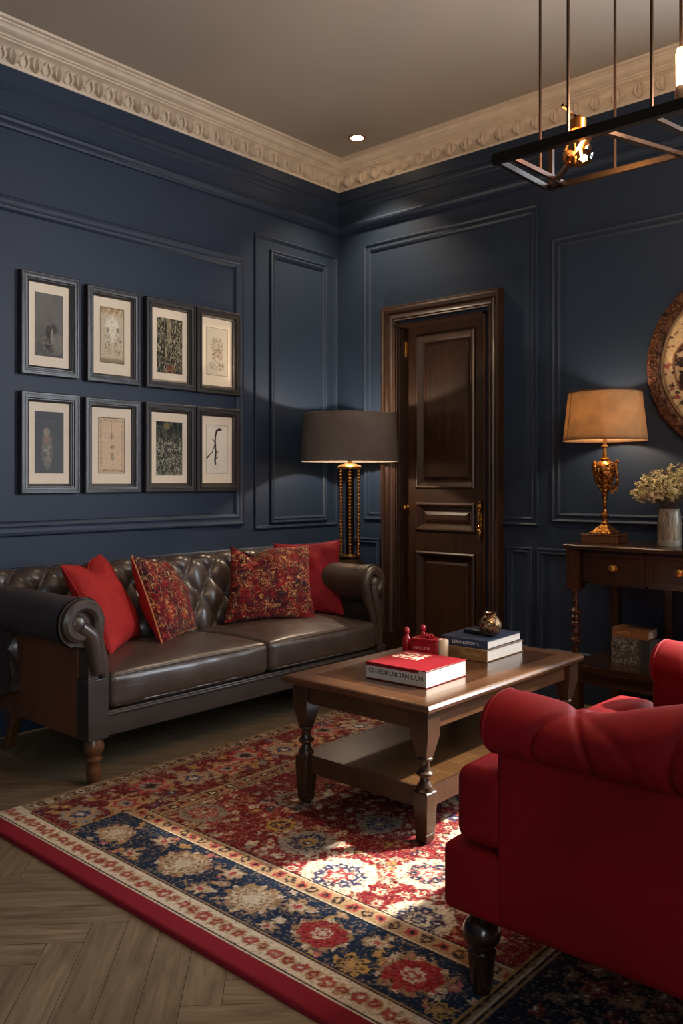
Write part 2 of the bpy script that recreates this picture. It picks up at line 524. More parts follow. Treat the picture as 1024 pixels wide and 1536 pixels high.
def wall_cells(mapf, a_list, b_list, holes, th=.15):
    mb = MB()
    for i in range(len(a_list) - 1):
        for j in range(len(b_list) - 1):
            a0, a1, b0, b1 = a_list[i], a_list[i + 1], b_list[j], b_list[j + 1]
            ca, cb = (a0 + a1) / 2, (b0 + b1) / 2
            if any(h[0] < ca < h[1] and h[2] < cb < h[3] for h in holes): continue
            mb.prism([(a0, b0), (a1, b0), (a1, b1), (a0, b1)], mapf, 0, -th)
    return mb
DOOR = (.49, 1.175, 0, 2.205)
WIN1 = (3.14, 4.80, 1.0, 3.03)      # back wall, right of the console, outside the frame
struct('wall_left', wall_cells(mL, [RY - .15, .15], [-.1, RZ], []), M_WALL)
struct('wall_back', wall_cells(mR, [0, DOOR[0], DOOR[1], WIN1[0], WIN1[1], RX + .15], [-.1, 0, WIN1[2], DOOR[3], WIN1[3], RZ], [(DOOR[0], DOOR[1], 0, DOOR[3]), WIN1]), M_WALL)
mRt = lambda y, z, h: (RX - h, y, z)
mF = lambda x, z, h: (x, RY + h, z)
FILL_WIN = (-5.4, -4.65, .9, 2.3)  # unseen right-wall window, added and sized for soft fill light
struct('wall_right', wall_cells(mRt, [RY - .15, FILL_WIN[0], FILL_WIN[1], 0], [-.1, FILL_WIN[2], FILL_WIN[3], RZ], [FILL_WIN]), M_WALL)
struct('wall_front', wall_cells(mF, [0, RX], [-.1, RZ], []), M_WALL)

# cornice (white) swept round the room with mitred corners
def room_ring(mb, prof):
    n = len(prof); vs = []; fs = []
    for o, z in prof:
        vs += [(o, RY + o, z), (RX - o, RY + o, z), (RX - o, -o, z), (o, -o, z)]
    for p in range(n):
        q = (p + 1) % n
        for k in range(4):
            k2 = (k + 1) % 4
            fs.append((p * 4 + k, p * 4 + k2, q * 4 + k2, q * 4 + k))
    mb.add(vs, fs)
mb = MB()
cor = [(0, 3.155), (.030, 3.155), (.034, 3.160), (.034, 3.168), (.020, 3.171), (.016, 3.188), (.024, 3.226), (.040, 3.246), (.050, 3.252), (.078, 3.252), (.080, 3.259),
       (.092, 3.261), (.094, 3.268), (.104, 3.270), (.115, 3.276), (.124, 3.286), (.130, 3.298), (.140, 3.301), (.142, 3.307), (.160, 3.309), (.165, 3.3195), (0, 3.3195)]
room_ring(mb, cor)
# carved shells between the fillets (relief of the cornice itself)
def shell(mb, pos, along, outn, zc, s=1.0):
    A = Vector(along); O = Vector(outn); Z = Vector((0, 0, 1))
    tilt = (Z * .93 + O * .36).normalized(); nrm = (O * .93 - Z * .36).normalized()
    P = Vector(pos)
    def fn(u, v):
        # bud shape: wide top, pointed base, with flutes
        w = .034 * (math.sin(PI * min(1, v * .62 + .18)) ** .8) * (0.25 + .75 * min(1, v * 2.2))
        if v > .86: w *= 1 - (v - .86) * 2.4
        x = (u - .5) * 2
        d = .030 * (1 - x * x) ** .5 * (.35 + .65 * math.sin(PI * min(1, v + .05))) * (1 + .35 * math.cos(x * 9)) if abs(x) < 1 else 0
        return P + A * (x * w * s) + tilt * ((v - .5) * .068 * s) + nrm * d
    mb.grid(13, 8, fn)
def scroll(mb, pos, along, outn):
    A = Vector(along); O = Vector(outn); Z = Vector((0, 0, 1))
    tilt = (Z * .93 + O * .36).normalized(); nrm = (O * .93 - Z * .36).normalized(); P = Vector(pos)
    for sg in (-1, 1):
        pts = []
        for k in range(9):
            t = k / 8
            pts.append(P + A * (sg * (.006 + .012 * math.sin(PI * t) + .004 * math.sin(5 * t))) + tilt * ((t - .5) * .066) + nrm * .003)
        mb.tube(pts, [.003 + .005 * math.sin(PI * (k / 8)) for k in range(9)], 5)
y = -.115
while y > -4.2:
    shell(mb, (.022, y, 3.211), (0, 1, 0), (1, 0, 0), 0, 1.1)
    scroll(mb, (.026, y + .0585, 3.211), (0, 1, 0), (1, 0, 0))
    y -= .117
x = .115
while x < 4.9:
    shell(mb, (x, -.022, 3.211), (1, 0, 0), (0, -1, 0), 0, 1.1)
    x += .117
trim(mb, M_PLASTER, angle=50)
# blue frieze below
mb = MB()
room_ring(mb, [(0, 3.154), (.028, 3.154), (.028, 3.085), (.022, 3.078), (.022, 3.066), (.030, 3.060), (.030, 3.050), (.020, 3.040), (.020, 3.022), (.013, 3.014),
               (.013, 2.948), (.020, 2.942), (.020, 2.932), (.034, 2.924), (.040, 2.912), (.036, 2.900), (.024, 2.892), (.016, 2.884), (.014, 2.874), (0, 2.872)])
trim(mb, M_WALL)

PM = [(0, 0), (0, .010), (.004, .016), (.010, .018), (.014, .013), (.020, .012), (.026, .017), (.031, .015), (.036, .008), (.040, 0)]
PMs = [(0, 0), (0, .008), (.004, .012), (.009, .012), (.013, .007), (.018, .006), (.022, 0)]
PMk = [(0, 0), (0, .010), (.004, .016), (.009, .017), (.013, .012), (.018, .008), (.034, .008), (.038, .013), (.043, .012), (.048, .006), (.052, 0)]
PMb = [(0, 0), (0, .014), (.006, .022), (.014, .024), (.020, .018), (.030, .015), (.040, .015), (.050, .021), (.058, .018), (.066, .010), (.072, 0)]
def pring(mapf, a0, a1, b0, b1, prof=PM):
    mb = MB().ring(mapf, a0, a1, b0, b1, prof); trim(mb, M_WALL)
# left wall panels
pring(mL, -4.6, -.865, .937, 2.552, PMb)
pring(mL, -.645, -.125, .938, 2.650, PM)
mb = MB()   # fine bead that frames the corner pilaster
mb.ring(mL, -.775, -.02, .905, 2.728, PMs); trim(mb)
# left wall rail and dado
def rail(mapf, a0, a1, prof):
    mb = MB(); mb.prism([(h, z) for h, z in prof], lambda h, z, a: mapf(a, z, h), a0, a1); trim(mb)
rail(mL, RY, 0, [(0, .745), (.012, .745), (.016, .752), (.016, .760), (.026, .766), (.030, .776), (.026, .786), (.016, .790), (.012, .797), (0, .797)])
pring(mL, -4.6, -.10, .23, .70, PM)
struct('baseboard_left', MB().prism([(0, 0), (.022, 0), (.022, .12), (.018, .135), (.012, .142), (.010, .158), (.004, .165), (0, .165)], lambda h, z, a: (h, a, z), RY, 0), M_WALL)
# back wall panels
def door_surround_ring():
    a0, a1, b0, b1 = .235, 1.515, .948, 2.765
    vs = []; fs = []
    for i, h in PMk:
        for a, b in ((.406, b0 + i), (a0 + i, b0 + i), (a0 + i, b1 - i), (a1 - i, b1 - i), (a1 - i, b0 + i), (1.286, b0 + i)): vs.append(mR(a, b, h))
    n = len(PMk)
    for q in range(n - 1):
        for k in range(5): fs.append((q * 6 + k, q * 6 + k + 1, q * 6 + k + 7, q * 6 + k + 6))
    trim(MB().add(vs, fs))
door_surround_ring()
pring(mR, 1.595, 3.02, .975, 2.55, PMk)
for a0, a1 in ((.06, .37), (1.315, 1.478), (1.508, 3.04)):
    pring(mR, a0, a1, .23, .828, PM)
mb = MB()
for a0, a1 in ((0, .40), (1.29, RX)):
    mb.prism([(0, 0), (.022, 0), (.022, .12), (.018, .135), (.012, .142), (.010, .158), (.004, .165), (0, .165)], lambda h, z, a: (a, -h, z), a0, a1)
struct('baseboard_back', mb, M_WALL)

# door casing
def casing():
    prof = [(0, 0), (0, .038), (.006, .052), (.018, .056), (.026, .048), (.030, .036), (.044, .030), (.052, .036), (.060, .036), (.066, .026), (.078, .018), (.086, .022), (.092, .016), (.096, 0)]
    x0, x1, z1 = .405, 1.287, 2.322
    mb = MB(); vs = []; fs = []
    for i, h in prof:
        for a, b in ((x0 + i, 0.0), (x0 + i, z1 - i), (x1 - i, z1 - i), (x1 - i, 0.0)):
            vs.append((a, -h, b))
    n = len(prof)
    for p in range(n):
        q = (p + 1) % n
        for k in range(3):
            fs.append((p * 4 + k, p * 4 + k + 1, q * 4 + k + 1, q * 4 + k))
    mb.add(vs, fs)
    # reeded jamb linings
    for sx, x in ((1, .490), (-1, 1.175)):
        mb.box(min(x, x + sx * .014), max(x, x + sx * .014), -.02, .095, 0, 2.205)
        for k in range(3):
            yy = -.005 + k * .028
            mb.tube([(x + sx * .014, yy, .24), (x + sx * .014, yy, 2.19)], .006, 6)
    mb.box(.490, 1.175, -.02, .095, 2.191, 2.205)
    # plinth blocks
    for x in (.398, 1.19):
        mb.box(x, x + .104, -.062, 0, 0, .24)
    trim(mb, M_DOOR, angle=30)
casing()

# door leaf
def build_door():
    x0, x1, z0, z1, yf, yb = .504, 1.161, .004, 2.19, .088, .132
    P = [(.60, 1.025, 1.165, 2.125), (.60, 1.025, .895, 1.055), (.60, 1.025, .16, .745)]
    mb = MB()
    xs = [x0, .60, 1.025, x1]
    mb.box(x0, .60, yf, yb, z0, z1); mb.box(1.025, x1, yf, yb, z0, z1)
    for a, b in ((z0, .16), (.745, .895), (1.055, 1.165), (2.125, z1)):
        mb.box(.60, 1.025, yf, yb, a, b)
    door = link_mesh('door_1', mb, M_DOOR, Vector((0, 0, 0)), smooth=False)
    door['kind'] = 'structure'
    m2 = lambda x, z, h: (x, yf - h, z)
    pr = [(-.012, 0), (-.010, .008), (-.002, .014), (.006, .012), (.012, .004), (.020, -.006), (.030, -.018), (.034, -.024)]
    for (a0, a1, b0, b1) in P:
        q = MB().ring(m2, a0, a1, b0, b1, pr, closed_prof=False)
        q.box(a0 + .001, a1 - .001, yf + .024, yb - .002, b0 + .001, b1 - .001)
        # raised field
        q.ring(m2, a0 + .045, a1 - .045, b0 + .045, b1 - .045, [(0, -.024), (.003, -.018), (.02, -.012), (.02, -.012)], closed_prof=False)
        q.add([m2(a0 + .065, b0 + .065, -.012), m2(a1 - .065, b0 + .065, -.012), m2(a1 - .065, b1 - .065, -.012), m2(a0 + .065, b1 - .065, -.012)], [(0, 1, 2, 3)])
        o = struct('door_panel', q, M_DOOR, parent=door, angle=25)
    # handle: slim ornate pull with drop finial
    h = MB()
    cx = 1.078
    h.lathe([(.0, 1.085), (.006, 1.083), (.010, 1.075), (.006, 1.066), (.004, 1.062)], (cx, yf - .012, 0), 12)
    h.sphere((cx, yf - .016, 1.045), .017, 14, 10, (1, .6, 1.1))
    h.tube([(cx, yf - .01, 1.03), (cx, yf - .022, 1.0), (cx, yf - .026, .96), (cx, yf - .018, .915), (cx, yf - .01, .895)], [.006, .008, .0055, .007, .005], 10)
    for z, r in ((1.02, .010), (.985, .0095), (.965, .011), (.93, .010), (.905, .012)):
        h.sphere((cx, yf - .021, z), r, 10, 8, (1, .9, .5))
    h.box(cx - .009, cx + .009, yf - .004, yf, .86, 1.08)
    h.lathe([(.008, .90), (.009, .885), (.006, .86), (.004, .835), (.0015, .825)], (cx, yf - .012, 0), 10)
    struct('door_handle', h, M_BRASS, parent=door)
    b = MB()
    k = MB(); Mx = Matrix.Translation((.514, yf - .001, 1.03)) @ Matrix.Rotation(PI / 2, 4, 'X')
    k.lathe([(.020, 0), (.020, .003), (.014, .006), (.008, .008), (.008, .018), (.015, .024), (.016, .032), (.010, .038), (.002, .039)], seg=16, M=Mx)
    struct('door_knob', k, M_BRASS, parent=door)
    for x, z in ((.510, 2.055), (1.156, 1.895)):
        b = MB()
        for i in range(5): b.lathe([(.007, i * .020), (.007, i * .020 + .018)], (x, yf - .006, z - .05), 10)
        b.box(x - .01, x + .012, yf - .003, yf, z - .05, z + .05)
        struct('door_hinge', b, M_BRASS, parent=door)
    struct('door_backing', MB().box(.49, 1.175, .135, .15, 0, 2.205), m_plain('dark_backing', (.01, .008, .006), .9), parent=door)
build_door()

# windows (outside the frame; the daylight of the room, the second added for fill)
def window(n, mapf, W, rows=3, cols=3):
    a0, a1, b0, b1 = W
    mb = MB()
    mb.ring(mapf, a0, a1, b0, b1, [(0, .02), (0, -.10), (.05, -.10), (.05, -.02), (.0, .02)])
    o = struct('window_%d' % n, mb, m_plain('white_window_paint_%d' % n, srgb(220, 215, 205), .5), smooth=False)
    fr = MB()
    for k in range(1, cols):
        x = a0 + (a1 - a0) * k / cols; fr.prism([(x - .014, b0 + .05), (x + .014, b0 + .05), (x + .014, b1 - .05), (x - .014, b1 - .05)], mapf, -.045, -.075)
    for k in range(1, rows):
        z = b0 + (b1 - b0) * k / rows; fr.prism([(a0 + .05, z - .014), (a1 - .05, z - .014), (a1 - .05, z + .014), (a0 + .05, z + .014)], mapf, -.045, -.075)
    struct('window_frame', fr, o.data.materials[0], parent=o, smooth=False)
    g = MB().prism([(a0 + .05, b0 + .05), (a1 - .05, b0 + .05), (a1 - .05, b1 - .05), (a0 + .05, b1 - .05)], mapf, -.058, -.062)
    struct('window_pane', g, M_GLASS, parent=o, smooth=False)
    c = MB().ring(mapf, a0 - .08, a1 + .08, b0 - .08, b1 + .08, PMb); trim(c)
window(1, mR, WIN1, 1, 1)
window(2, mRt, FILL_WIN, 3, 3)
#PART2
# ------------------------------------------------------------------ numpy pattern helpers
def vnoise(X, Y, seed=0):
    rs = np.random.RandomState(seed); T = rs.rand(256, 256)
    xi = np.floor(X).astype(int); yi = np.floor(Y).astype(int)
    fx = X - xi; fy = Y - yi
    fx = fx * fx * (3 - 2 * fx); fy = fy * fy * (3 - 2 * fy)
    a = T[xi % 256, yi % 256]; b = T[(xi + 1) % 256, yi % 256]; c = T[xi % 256, (yi + 1) % 256]; d = T[(xi + 1) % 256, (yi + 1) % 256]
    return (a * (1 - fx) + b * fx) * (1 - fy) + (c * (1 - fx) + d * fx) * fy
def fbm(X, Y, seed=0, o=4):
    r = 0; a = .5; s = 0
    for k in range(o):
        r = r + a * vnoise(X * 2 ** k + 17 * k, Y * 2 ** k + 31 * k, seed + k); s += a; a *= .55
    return r / s
def color_grid(mb_name, nx, ny, fn_pos, C):
    """mesh grid with a colour per vertex (C: ny x nx x 3)"""
    me = bpy.data.meshes.new(mb_name)
    u, v = np.meshgrid(np.linspace(0, 1, nx), np.linspace(0, 1, ny))
    P = fn_pos(u, v).reshape(-1, 3).astype(np.float32)
    i = np.arange((ny - 1) * (nx - 1)); r = i // (nx - 1); c = i % (nx - 1); b = r * nx + c
    Q = np.stack([b, b + 1, b + nx + 1, b + nx], 1).astype(np.int32)
    me.vertices.add(len(P)); me.vertices.foreach_set('co', P.ravel())
    me.loops.add(Q.size); me.loops.foreach_set('vertex_index', Q.ravel())
    me.polygons.add(len(Q)); me.polygons.foreach_set('loop_start', np.arange(0, Q.size, 4, dtype=np.int32))
    me.update(); me.validate()
    ca = me.color_attributes.new('Col', 'FLOAT_COLOR', 'POINT')
    A = np.ones((len(P), 4), dtype=np.float32); A[:, :3] = C.reshape(-1, 3)
    ca.data.foreach_set('color', A.ravel())
    return me

# ------------------------------------------------------------------ rug
def build_rug():
    X0, X1, Y0, Y1 = .905, 3.72, -2.925, -.82
    nx, ny = 1040, 780
    xs = np.linspace(X0, X1, nx); ys = np.linspace(Y0, Y1, ny)
    X, Y = np.meshgrid(xs, ys)
    # hand-woven wobble
    wx = (fbm(X * 40, Y * 40, 3, 4) - .5) * .026; wy = (fbm(X * 40, Y * 40, 9, 4) - .5) * .026
    wx += (fbm(X * 190, Y * 190, 13, 2) - .5) * .010; wy += (fbm(X * 190, Y * 190, 19, 2) - .5) * .010
    XX = X + wx; YY = Y + wy
    cr = np.array(srgb(132, 20, 34)); crd = np.array(srgb(92, 16, 28)); cream = np.array(srgb(222, 204, 176)); tan = np.array(srgb(176, 142, 104))
    navy = np.array(srgb(18, 44, 70)); blue = np.array(srgb(50, 66, 104)); pink = np.array(srgb(196, 110, 100)); grey = np.array(srgb(150, 140, 124))
    dark = np.array(srgb(34, 26, 30)); gold = np.array(srgb(196, 156, 84)); red = np.array(srgb(160, 30, 40)); rose = np.array(srgb(170, 64, 66))
    C = np.zeros((ny, nx, 3)) + cr
    n1 = fbm(X * 9, Y * 9, 21)
    C = C * (1 - n1[..., None] * .5) + crd * (n1[..., None] * .5)
    def put(mask, col, a=1.0):
        m = (mask * a)[..., None] if mask.dtype != bool else (mask.astype(float) * a)[..., None]
        C[:] = C * (1 - m) + np.asarray(col) * m
    def window_(cx, cy, R):
        i0 = max(0, int((cx - R - X0) / (X1 - X0) * nx)); i1 = min(nx, int((cx + R - X0) / (X1 - X0) * nx) + 2)
        j0 = max(0, int((cy - R - Y0) / (Y1 - Y0) * ny)); j1 = min(ny, int((cy + R - Y0) / (Y1 - Y0) * ny) + 2)
        return slice(j0, j1), slice(i0, i1)
    def flower(cx, cy, R, layers, pet=8, ph=0., amp=.16, asp=1.0, rot=0., clip=None):
        """layers: list of (radius fraction, colour) outer to inner"""
        sl = window_(cx, cy, R * 1.35 * max(1, asp))
        if sl[0].stop <= sl[0].start or sl[1].stop <= sl[1].start: return
        dx = XX[sl] - cx; dy = YY[sl] - cy
        c, s = math.cos(rot), math.sin(rot)
        a = dx * c + dy * s; b = (-dx * s + dy * c) * asp
        r = np.hypot(a, b) / R; th = np.arctan2(b, a)
        edge = 1 + amp * np.cos(pet * (th + ph)) + .06 * np.cos(2 * pet * th + 1)
        rr = r / edge
        sub = C[sl]
        for fr, col in layers:
            m = np.clip((fr - rr) / .06, 0, 1)
            if clip is not None: m = m * clip[sl]
            sub[:] = sub * (1 - m[..., None]) + np.asarray(col) * m[..., None]
        # petal divisions
        m = (np.clip((.25 - np.abs(np.sin(pet * (th + ph) / 2))) * 3, 0, 1) * ((rr > .35) & (rr < .8))) * .45
        if clip is not None: m = m * clip[sl]
        sub[:] = sub * (1 - m[..., None]) + dark * m[..., None]
    def scatter(region, n, rr, cols, seed, minimum=.7):
        rs = np.random.RandomState(seed)
        x0, x1, y0, y1 = region
        clip = ((X > x0) & (X < x1) & (Y > y0) & (Y < y1)).astype(float)
        for k in range(n):
            cx = rs.uniform(x0, x1); cy = rs.uniform(y0, y1); R = rr * rs.uniform(minimum, 1.5)
            c1 = cols[rs.randint(len(cols))]; c2 = cols[rs.randint(len(cols))]
            flower(cx, cy, R, [(1, c1), (.5, c2), (.25, cream * .8)], pet=rs.choice([4, 5, 6]), ph=rs.rand() * 6, amp=.22, asp=rs.uniform(.8, 1.9), rot=rs.rand() * 6, clip=clip)
    def vines(region, scale, w, col, seed, a=.9):
        x0, x1, y0, y1 = region
        f = fbm(XX * scale, YY * scale, seed, 2); g = fbm(XX * scale * 1.7 + 5, YY * scale * 1.7, seed + 4, 2)
        m = (np.clip((w - np.abs(f - .5)) / w * 2, 0, 1)) * (g > .47)
        put(m * ((X > x0) & (X < x1) & (Y > y0) & (Y < y1)), col, a)
    FX0, FX1, FY0, FY1 = 1.385, 2.775, -2.475, -1.27
    # --- field
    F = (FX0, FX1, FY0, FY1)
    vines(F, 40, .030, tan, 40, .75); vines(F, 60, .03, cream * .75, 55, .7); vines(F, 30, .03, dark, 77, .6)
    scatter(F, 520, .014, [cream * .9, tan, cream * .8, grey, rose, cream * .7], 11)
    scatter(F, 110, .018, [crd, blue * .7, dark, rose, gold * .8], 12)
    clipF = ((X > FX0) & (X < FX1) & (Y > FY0) & (Y < FY1)).astype(float)
    mg = [(1, cream * .9), (.80, grey), (.66, navy), (.50, navy * 1.2), (.34, gold), (.16, dark)]
    mw = [(1, cream), (.82, cream * .95), (.62, blue * .8), (.48, cream * .9), (.36, rose), (.2, cream)]
    mp = [(1, cream * .9), (.8, pink * .8), (.6, navy), (.42, cream), (.2, pink)]
    meds = [(1.919, -2.29, .095, [(1, grey * 1.1), (.78, grey * .9), (.62, navy * 1.3), (.42, gold * .8), (.2, navy)]),
            (2.150, -2.397, .118, mw), (2.479, -2.445, .105, [(1, cream), (.7, grey), (.5, blue * .7), (.3, cream), (.12, blue)]),
            (2.345, -2.206, .10, mp), (1.468, -2.36, .085, [(1, grey), (.75, cream * .8), (.5, rose), (.25, grey)]),
            (1.626, -2.05, .08, [(1, grey), (.7, tan), (.4, crd), (.2, cream)]), (2.00, -2.02, .075, [(1, grey), (.7, cream * .7), (.4, blue), (.2, gold)]),
            (1.62, -1.66, .09, [(1, cream * .85), (.7, grey), (.45, navy), (.2, gold)]), (2.62, -2.12, .09, mw), (1.75, -2.25, .05, [(1, gold), (.5, crd)]),
            (2.3, -1.9, .08, mp), (2.1, -1.6, .09, mg), (2.55, -1.75, .09, mw), (1.5, -1.4, .07, mp), (2.4, -1.45, .08, mg)]
    for cx, cy, R, L in meds:
        flower(cx, cy, R, L, pet=10, ph=cx * 3, amp=.05, clip=clipF)
        flower(cx, cy, R, [(.99, L[0][1]), (.80, np.minimum(1, L[0][1] * .93)), (.66, L[1][1])], pet=12, ph=cx * 3, amp=.05, clip=clipF)
        pc = L[2][1] if len(L) > 2 else navy
        for k in range(9):
            a = 2 * PI * k / 9 + cx
            flower(cx + R * 1.32 * math.cos(a), cy + R * 1.32 * math.sin(a), R * .17, [(1, cream * .8), (.5, red)], pet=5, amp=.2, clip=clipF)
            flower(cx + R * .52 * math.cos(a), cy + R * .52 * math.sin(a), R * .17, [(1, pc), (.35, L[0][1])], pet=5, amp=.2, clip=clipF)
        flower(cx, cy, R * .33, [(1, L[-2][1]), (.6, L[-1][1]), (.3, cream)], pet=6, amp=.2, clip=clipF)
    # --- bands helper
    def band(x0, x1, y0, y1, col): put((X >= x0) & (X < x1) & (Y >= y0) & (Y < y1), col)
    def motif_row(x0, x1, y0, y1, step, R, layers, pet=6, alt=None):
        hor = (x1 - x0) > (y1 - y0)
        n = int(((x1 - x0) if hor else (y1 - y0)) / step)
        clip = ((X > x0) & (X < x1) & (Y > y0) & (Y < y1)).astype(float)
        for k in range(n + 1):
            t = (k + .5) * step
            cx, cy = (x0 + t, (y0 + y1) / 2) if hor else ((x0 + x1) / 2, y0 + t)
            flower(cx + random.uniform(-.003, .003), cy + random.uniform(-.003, .003), R, alt if (alt and k % 2) else layers, pet=pet, ph=random.random() * 6, amp=.10, clip=clip)
    def lines_v(x, y0, y1, cols, w=.006):
        for i, c in enumerate(cols): band(x + i * w, x + (i + 1) * w, y0, y1, c)
    def lines_h(y, x0, x1, cols, w=.006):
        for i, c in enumerate(cols): band(x0, x1, y + i * w, y + (i + 1) * w, c)
    # --- left border (muted red with grey blossoms) and far border
    for (x0, x1, y0, y1) in ((1.0, 1.30, -2.76, Y1), (1.0, 2.84, -1.19, -.90)):
        band(x0, x1, y0, y1, crd * 1.2)
        R_ = (x0, x1, y0, y1)
        vines(R_, 40, .04, tan * .8, 90, .8); vines(R_, 52, .03, dark, 91, .7)
        scatter(R_, int((x1 - x0) * (y1 - y0) * 560), .016, [tan, grey, pink * .8, gold * .7, blue * .8], 31)
    lay = [[(1, grey), (.75, tan), (.5, blue), (.25, cream * .8)], [(1, tan), (.7, rose), (.45, grey), (.2, navy)], [(1, rose), (.7, grey), (.4, dark)]]
    k = 0; yy = -2.66
    while yy < -.95:
        flower(1.15 + .045 * math.sin(k * 2.2), yy, .072, lay[k % 3], pet=7, ph=k, amp=.15); k += 1; yy += .165
    xx = 1.4
    while xx < 2.8:
        flower(xx, -1.05 + .03 * math.sin(k * 2), .068, lay[k % 3], pet=7, ph=k, amp=.15); k += 1; xx += .17
    # outer guard, left and far side
    for b in ((X0, 1.0, Y0, Y1), (X0, X1, -.90, Y1)):
        band(*b, tan * .75)
    motif_row(.925, .985, -2.75, Y1, .032, .017, [(1, cream * .8), (.5, dark)], 4, [(1, dark * 1.5), (.5, tan)])
    motif_row(1.0, X1, -.885, -.835, .032, .017, [(1, cream * .8), (.5, dark)], 4, [(1, dark * 1.5), (.5, tan)])
    lines_v(.990, -2.76, -.9, [dark * 1.6, tan]); lines_h(-.902, 1.0, X1, [tan, dark * 1.5]); lines_v(.908, Y0, Y1, [dark * 2, tan * .9])
    # inner guard round field
    g = tan * .85
    band(1.30, 1.385, -2.475, -1.19, g); band(1.30, 2.84, -1.27, -1.19, g)
    motif_row(1.315, 1.37, -2.46, -1.2, .045, .02, [(1, pink * .7), (.5, dark)], 5, [(1, dark * 2), (.5, cream)])
    motif_row(1.30, 2.84, -1.257, -1.203, .045, .02, [(1, pink * .7), (.5, dark)], 5, [(1, dark * 2), (.5, cream)])
    for xx in (1.30, 1.378): lines_v(xx, -2.475, -1.2, [dark * 1.4, cream * .7], .005)
    # --- front: navy border between guards
    band(1.24, 2.80, -2.765, -2.545, navy)
    NB = (1.248, 2.795, -2.76, -2.55)
    vines(NB, 26, .020, tan, 140, .9); vines(NB, 44, .012, cream * .8, 145, .7)
    scatter(NB, 60, .014, [tan, cream * .9, gold, pink], 61)
    clipN = ((X > NB[0]) & (X < NB[1]) & (Y > NB[2]) & (Y < NB[3])).astype(float)
    big = [(1.385, -2.665, .068, 0), (1.735, -2.655, .088, 0), (2.059, -2.665, .085, 0), (2.334, -2.67, .080, 1), (2.624, -2.66, .086, 1), (1.56, -2.60, .04, 2), (1.55, -2.72, .035, 2),
           (1.90, -2.60, .035, 2), (1.90, -2.725, .035, 2), (2.19, -2.61, .038, 2), (2.485, -2.725, .045, 3), (2.47, -2.605, .035, 2), (2.20, -2.735, .03, 2), (2.75, -2.73, .035, 3)]
    L0 = [(1, tan), (.86, cream), (.70, tan), (.55, pink * .9), (.42, cream), (.26, blue), (.12, cream)]
    L1 = [(1, tan * .8), (.86, dark * 1.6), (.78, red * 1.1), (.55, rose), (.42, cream), (.22, rose), (.1, cream)]
    L2 = [(1, tan), (.7, cream * .9), (.4, rose)]; L3 = [(1, gold), (.75, dark), (.6, tan), (.3, gold)]
    for cx, cy, R, ty in big:
        flower(cx, cy, R, (L0, L1, L2, L3)[ty], pet=12 if R > .06 else 6, ph=cx * 5, amp=.10 if R > .06 else .3, asp=1.15, clip=clipN)
        if R > .06:
            pA, pB = ((tan, cream), (red * 1.15, rose))[ty]
            flower(cx, cy, R * .95, [(1, tan * .9), (.86, dark * 1.5), (.80, pA * .8)], pet=9, ph=cx, amp=.10, asp=1.15, clip=clipN)
            for k in range(9):
                a = 2 * PI * k / 9 + cx
                flower(cx + R * .60 * math.cos(a), cy + R * .52 * math.sin(a), R * .27, [(1, pA), (.72, pB), (.4, pA * .7)], pet=4, ph=k, amp=.12, clip=clipN)
            flower(cx, cy, R * .34, [(1, cream), (.7, pB), (.4, cream * .9)], pet=7, amp=.15, clip=clipN)
            for k in range(13):
                a = 2 * PI * k / 13
                flower(cx + R * 1.0 * math.cos(a), cy + R * .86 * math.sin(a), R * .11, [(1, (cream, tan)[k % 2]), (.4, rose)], pet=5, amp=.2, clip=clipN)
    # guard between navy and field
    band(1.27, 2.84, -2.545, -2.475, tan * 1.05)
    motif_row(1.28, 2.80, -2.533, -2.487, .050, .019, [(1, rose * .9), (.5, dark)], 5, [(1, dark * 2), (.5, tan)])
    lines_h(-2.548, 1.27, 2.84, [dark, cream * .9], .005); lines_h(-2.482, 1.3, 2.84, [cream * .8, dark], .005)
    lines_v(1.238, -2.76, -2.55, [gold * .8], .006)
    # white guard in front
    band(X0, X1, -2.860, -2.765, cream)
    motif_row(X0, X1, -2.842, -2.786, .046, .023, [(1, tan), (.8, rose), (.5, pink * .8), (.25, cream)], 5, [(1, tan * 1.1), (.65, rose * .8), (.3, tan)])
    lines_h(-2.775, 1.0, X1, [dark * 2, tan * .8], .005); lines_h(-2.862, X0, X1, [cream, dark * 2, cream], .006)
    # --- right border: navy with brown florals, colours darkened for the shadow there
    band(2.80, 3.60, Y0 + .1, Y1, navy * .35 + dark * .3)
    RB = (2.90, 3.44, -2.84, Y1)
    vines(RB, 26, .035, tan * .45, 200, .9)
    scatter(RB, 420, .022, [tan * .45, grey * .4, tan * .6, rose * .4], 71)
    band(2.80, 2.84, -2.84, -.9, dark * 1.2)
    lines_v(2.795, -2.78, -.9, [gold * .6, dark, tan * .6, cream * .6, dark, tan * .6], .008)
    band(3.60, X1, Y0, Y1, crd)
    # plain red binding in front
    put(Y < -2.864, srgb(132, 28, 40))
    put((X > X1 - .02), srgb(120, 18, 30))
    # worn, broken weave
    h = fbm(X * 150, Y * 150, 300, 2); h2 = fbm(X * 60, Y * 60, 320, 3)
    inner = (Y > -2.864)
    put(np.clip((h - .56) * 5, 0, 1) * inner * (Y > -2.47), crd * .6, .75); put(np.clip((h - .60) * 5, 0, 1) * (Y < -2.47) * inner, dark * 1.6, .5)
    put(np.clip((.38 - h) * 5, 0, 1) * inner, tan * .9, .6)
    put(np.clip((h2 - .60) * 4, 0, 1) * inner * (Y > -2.47), crd * .7, .45)
    th = .014
    def pos(u, v):
        x = X0 + (X1 - X0) * u; y = Y0 + (Y1 - Y0) * v
        e = np.minimum(np.minimum(x - X0, X1 - x), np.minimum(y - Y0, Y1 - y))
        z = th * np.sqrt(np.clip(1 - (1 - np.clip(e / .012, 0, 1)) ** 2, 0, 1)) + .001
        return np.stack([x - 2.3, y + 1.9, z], -1)
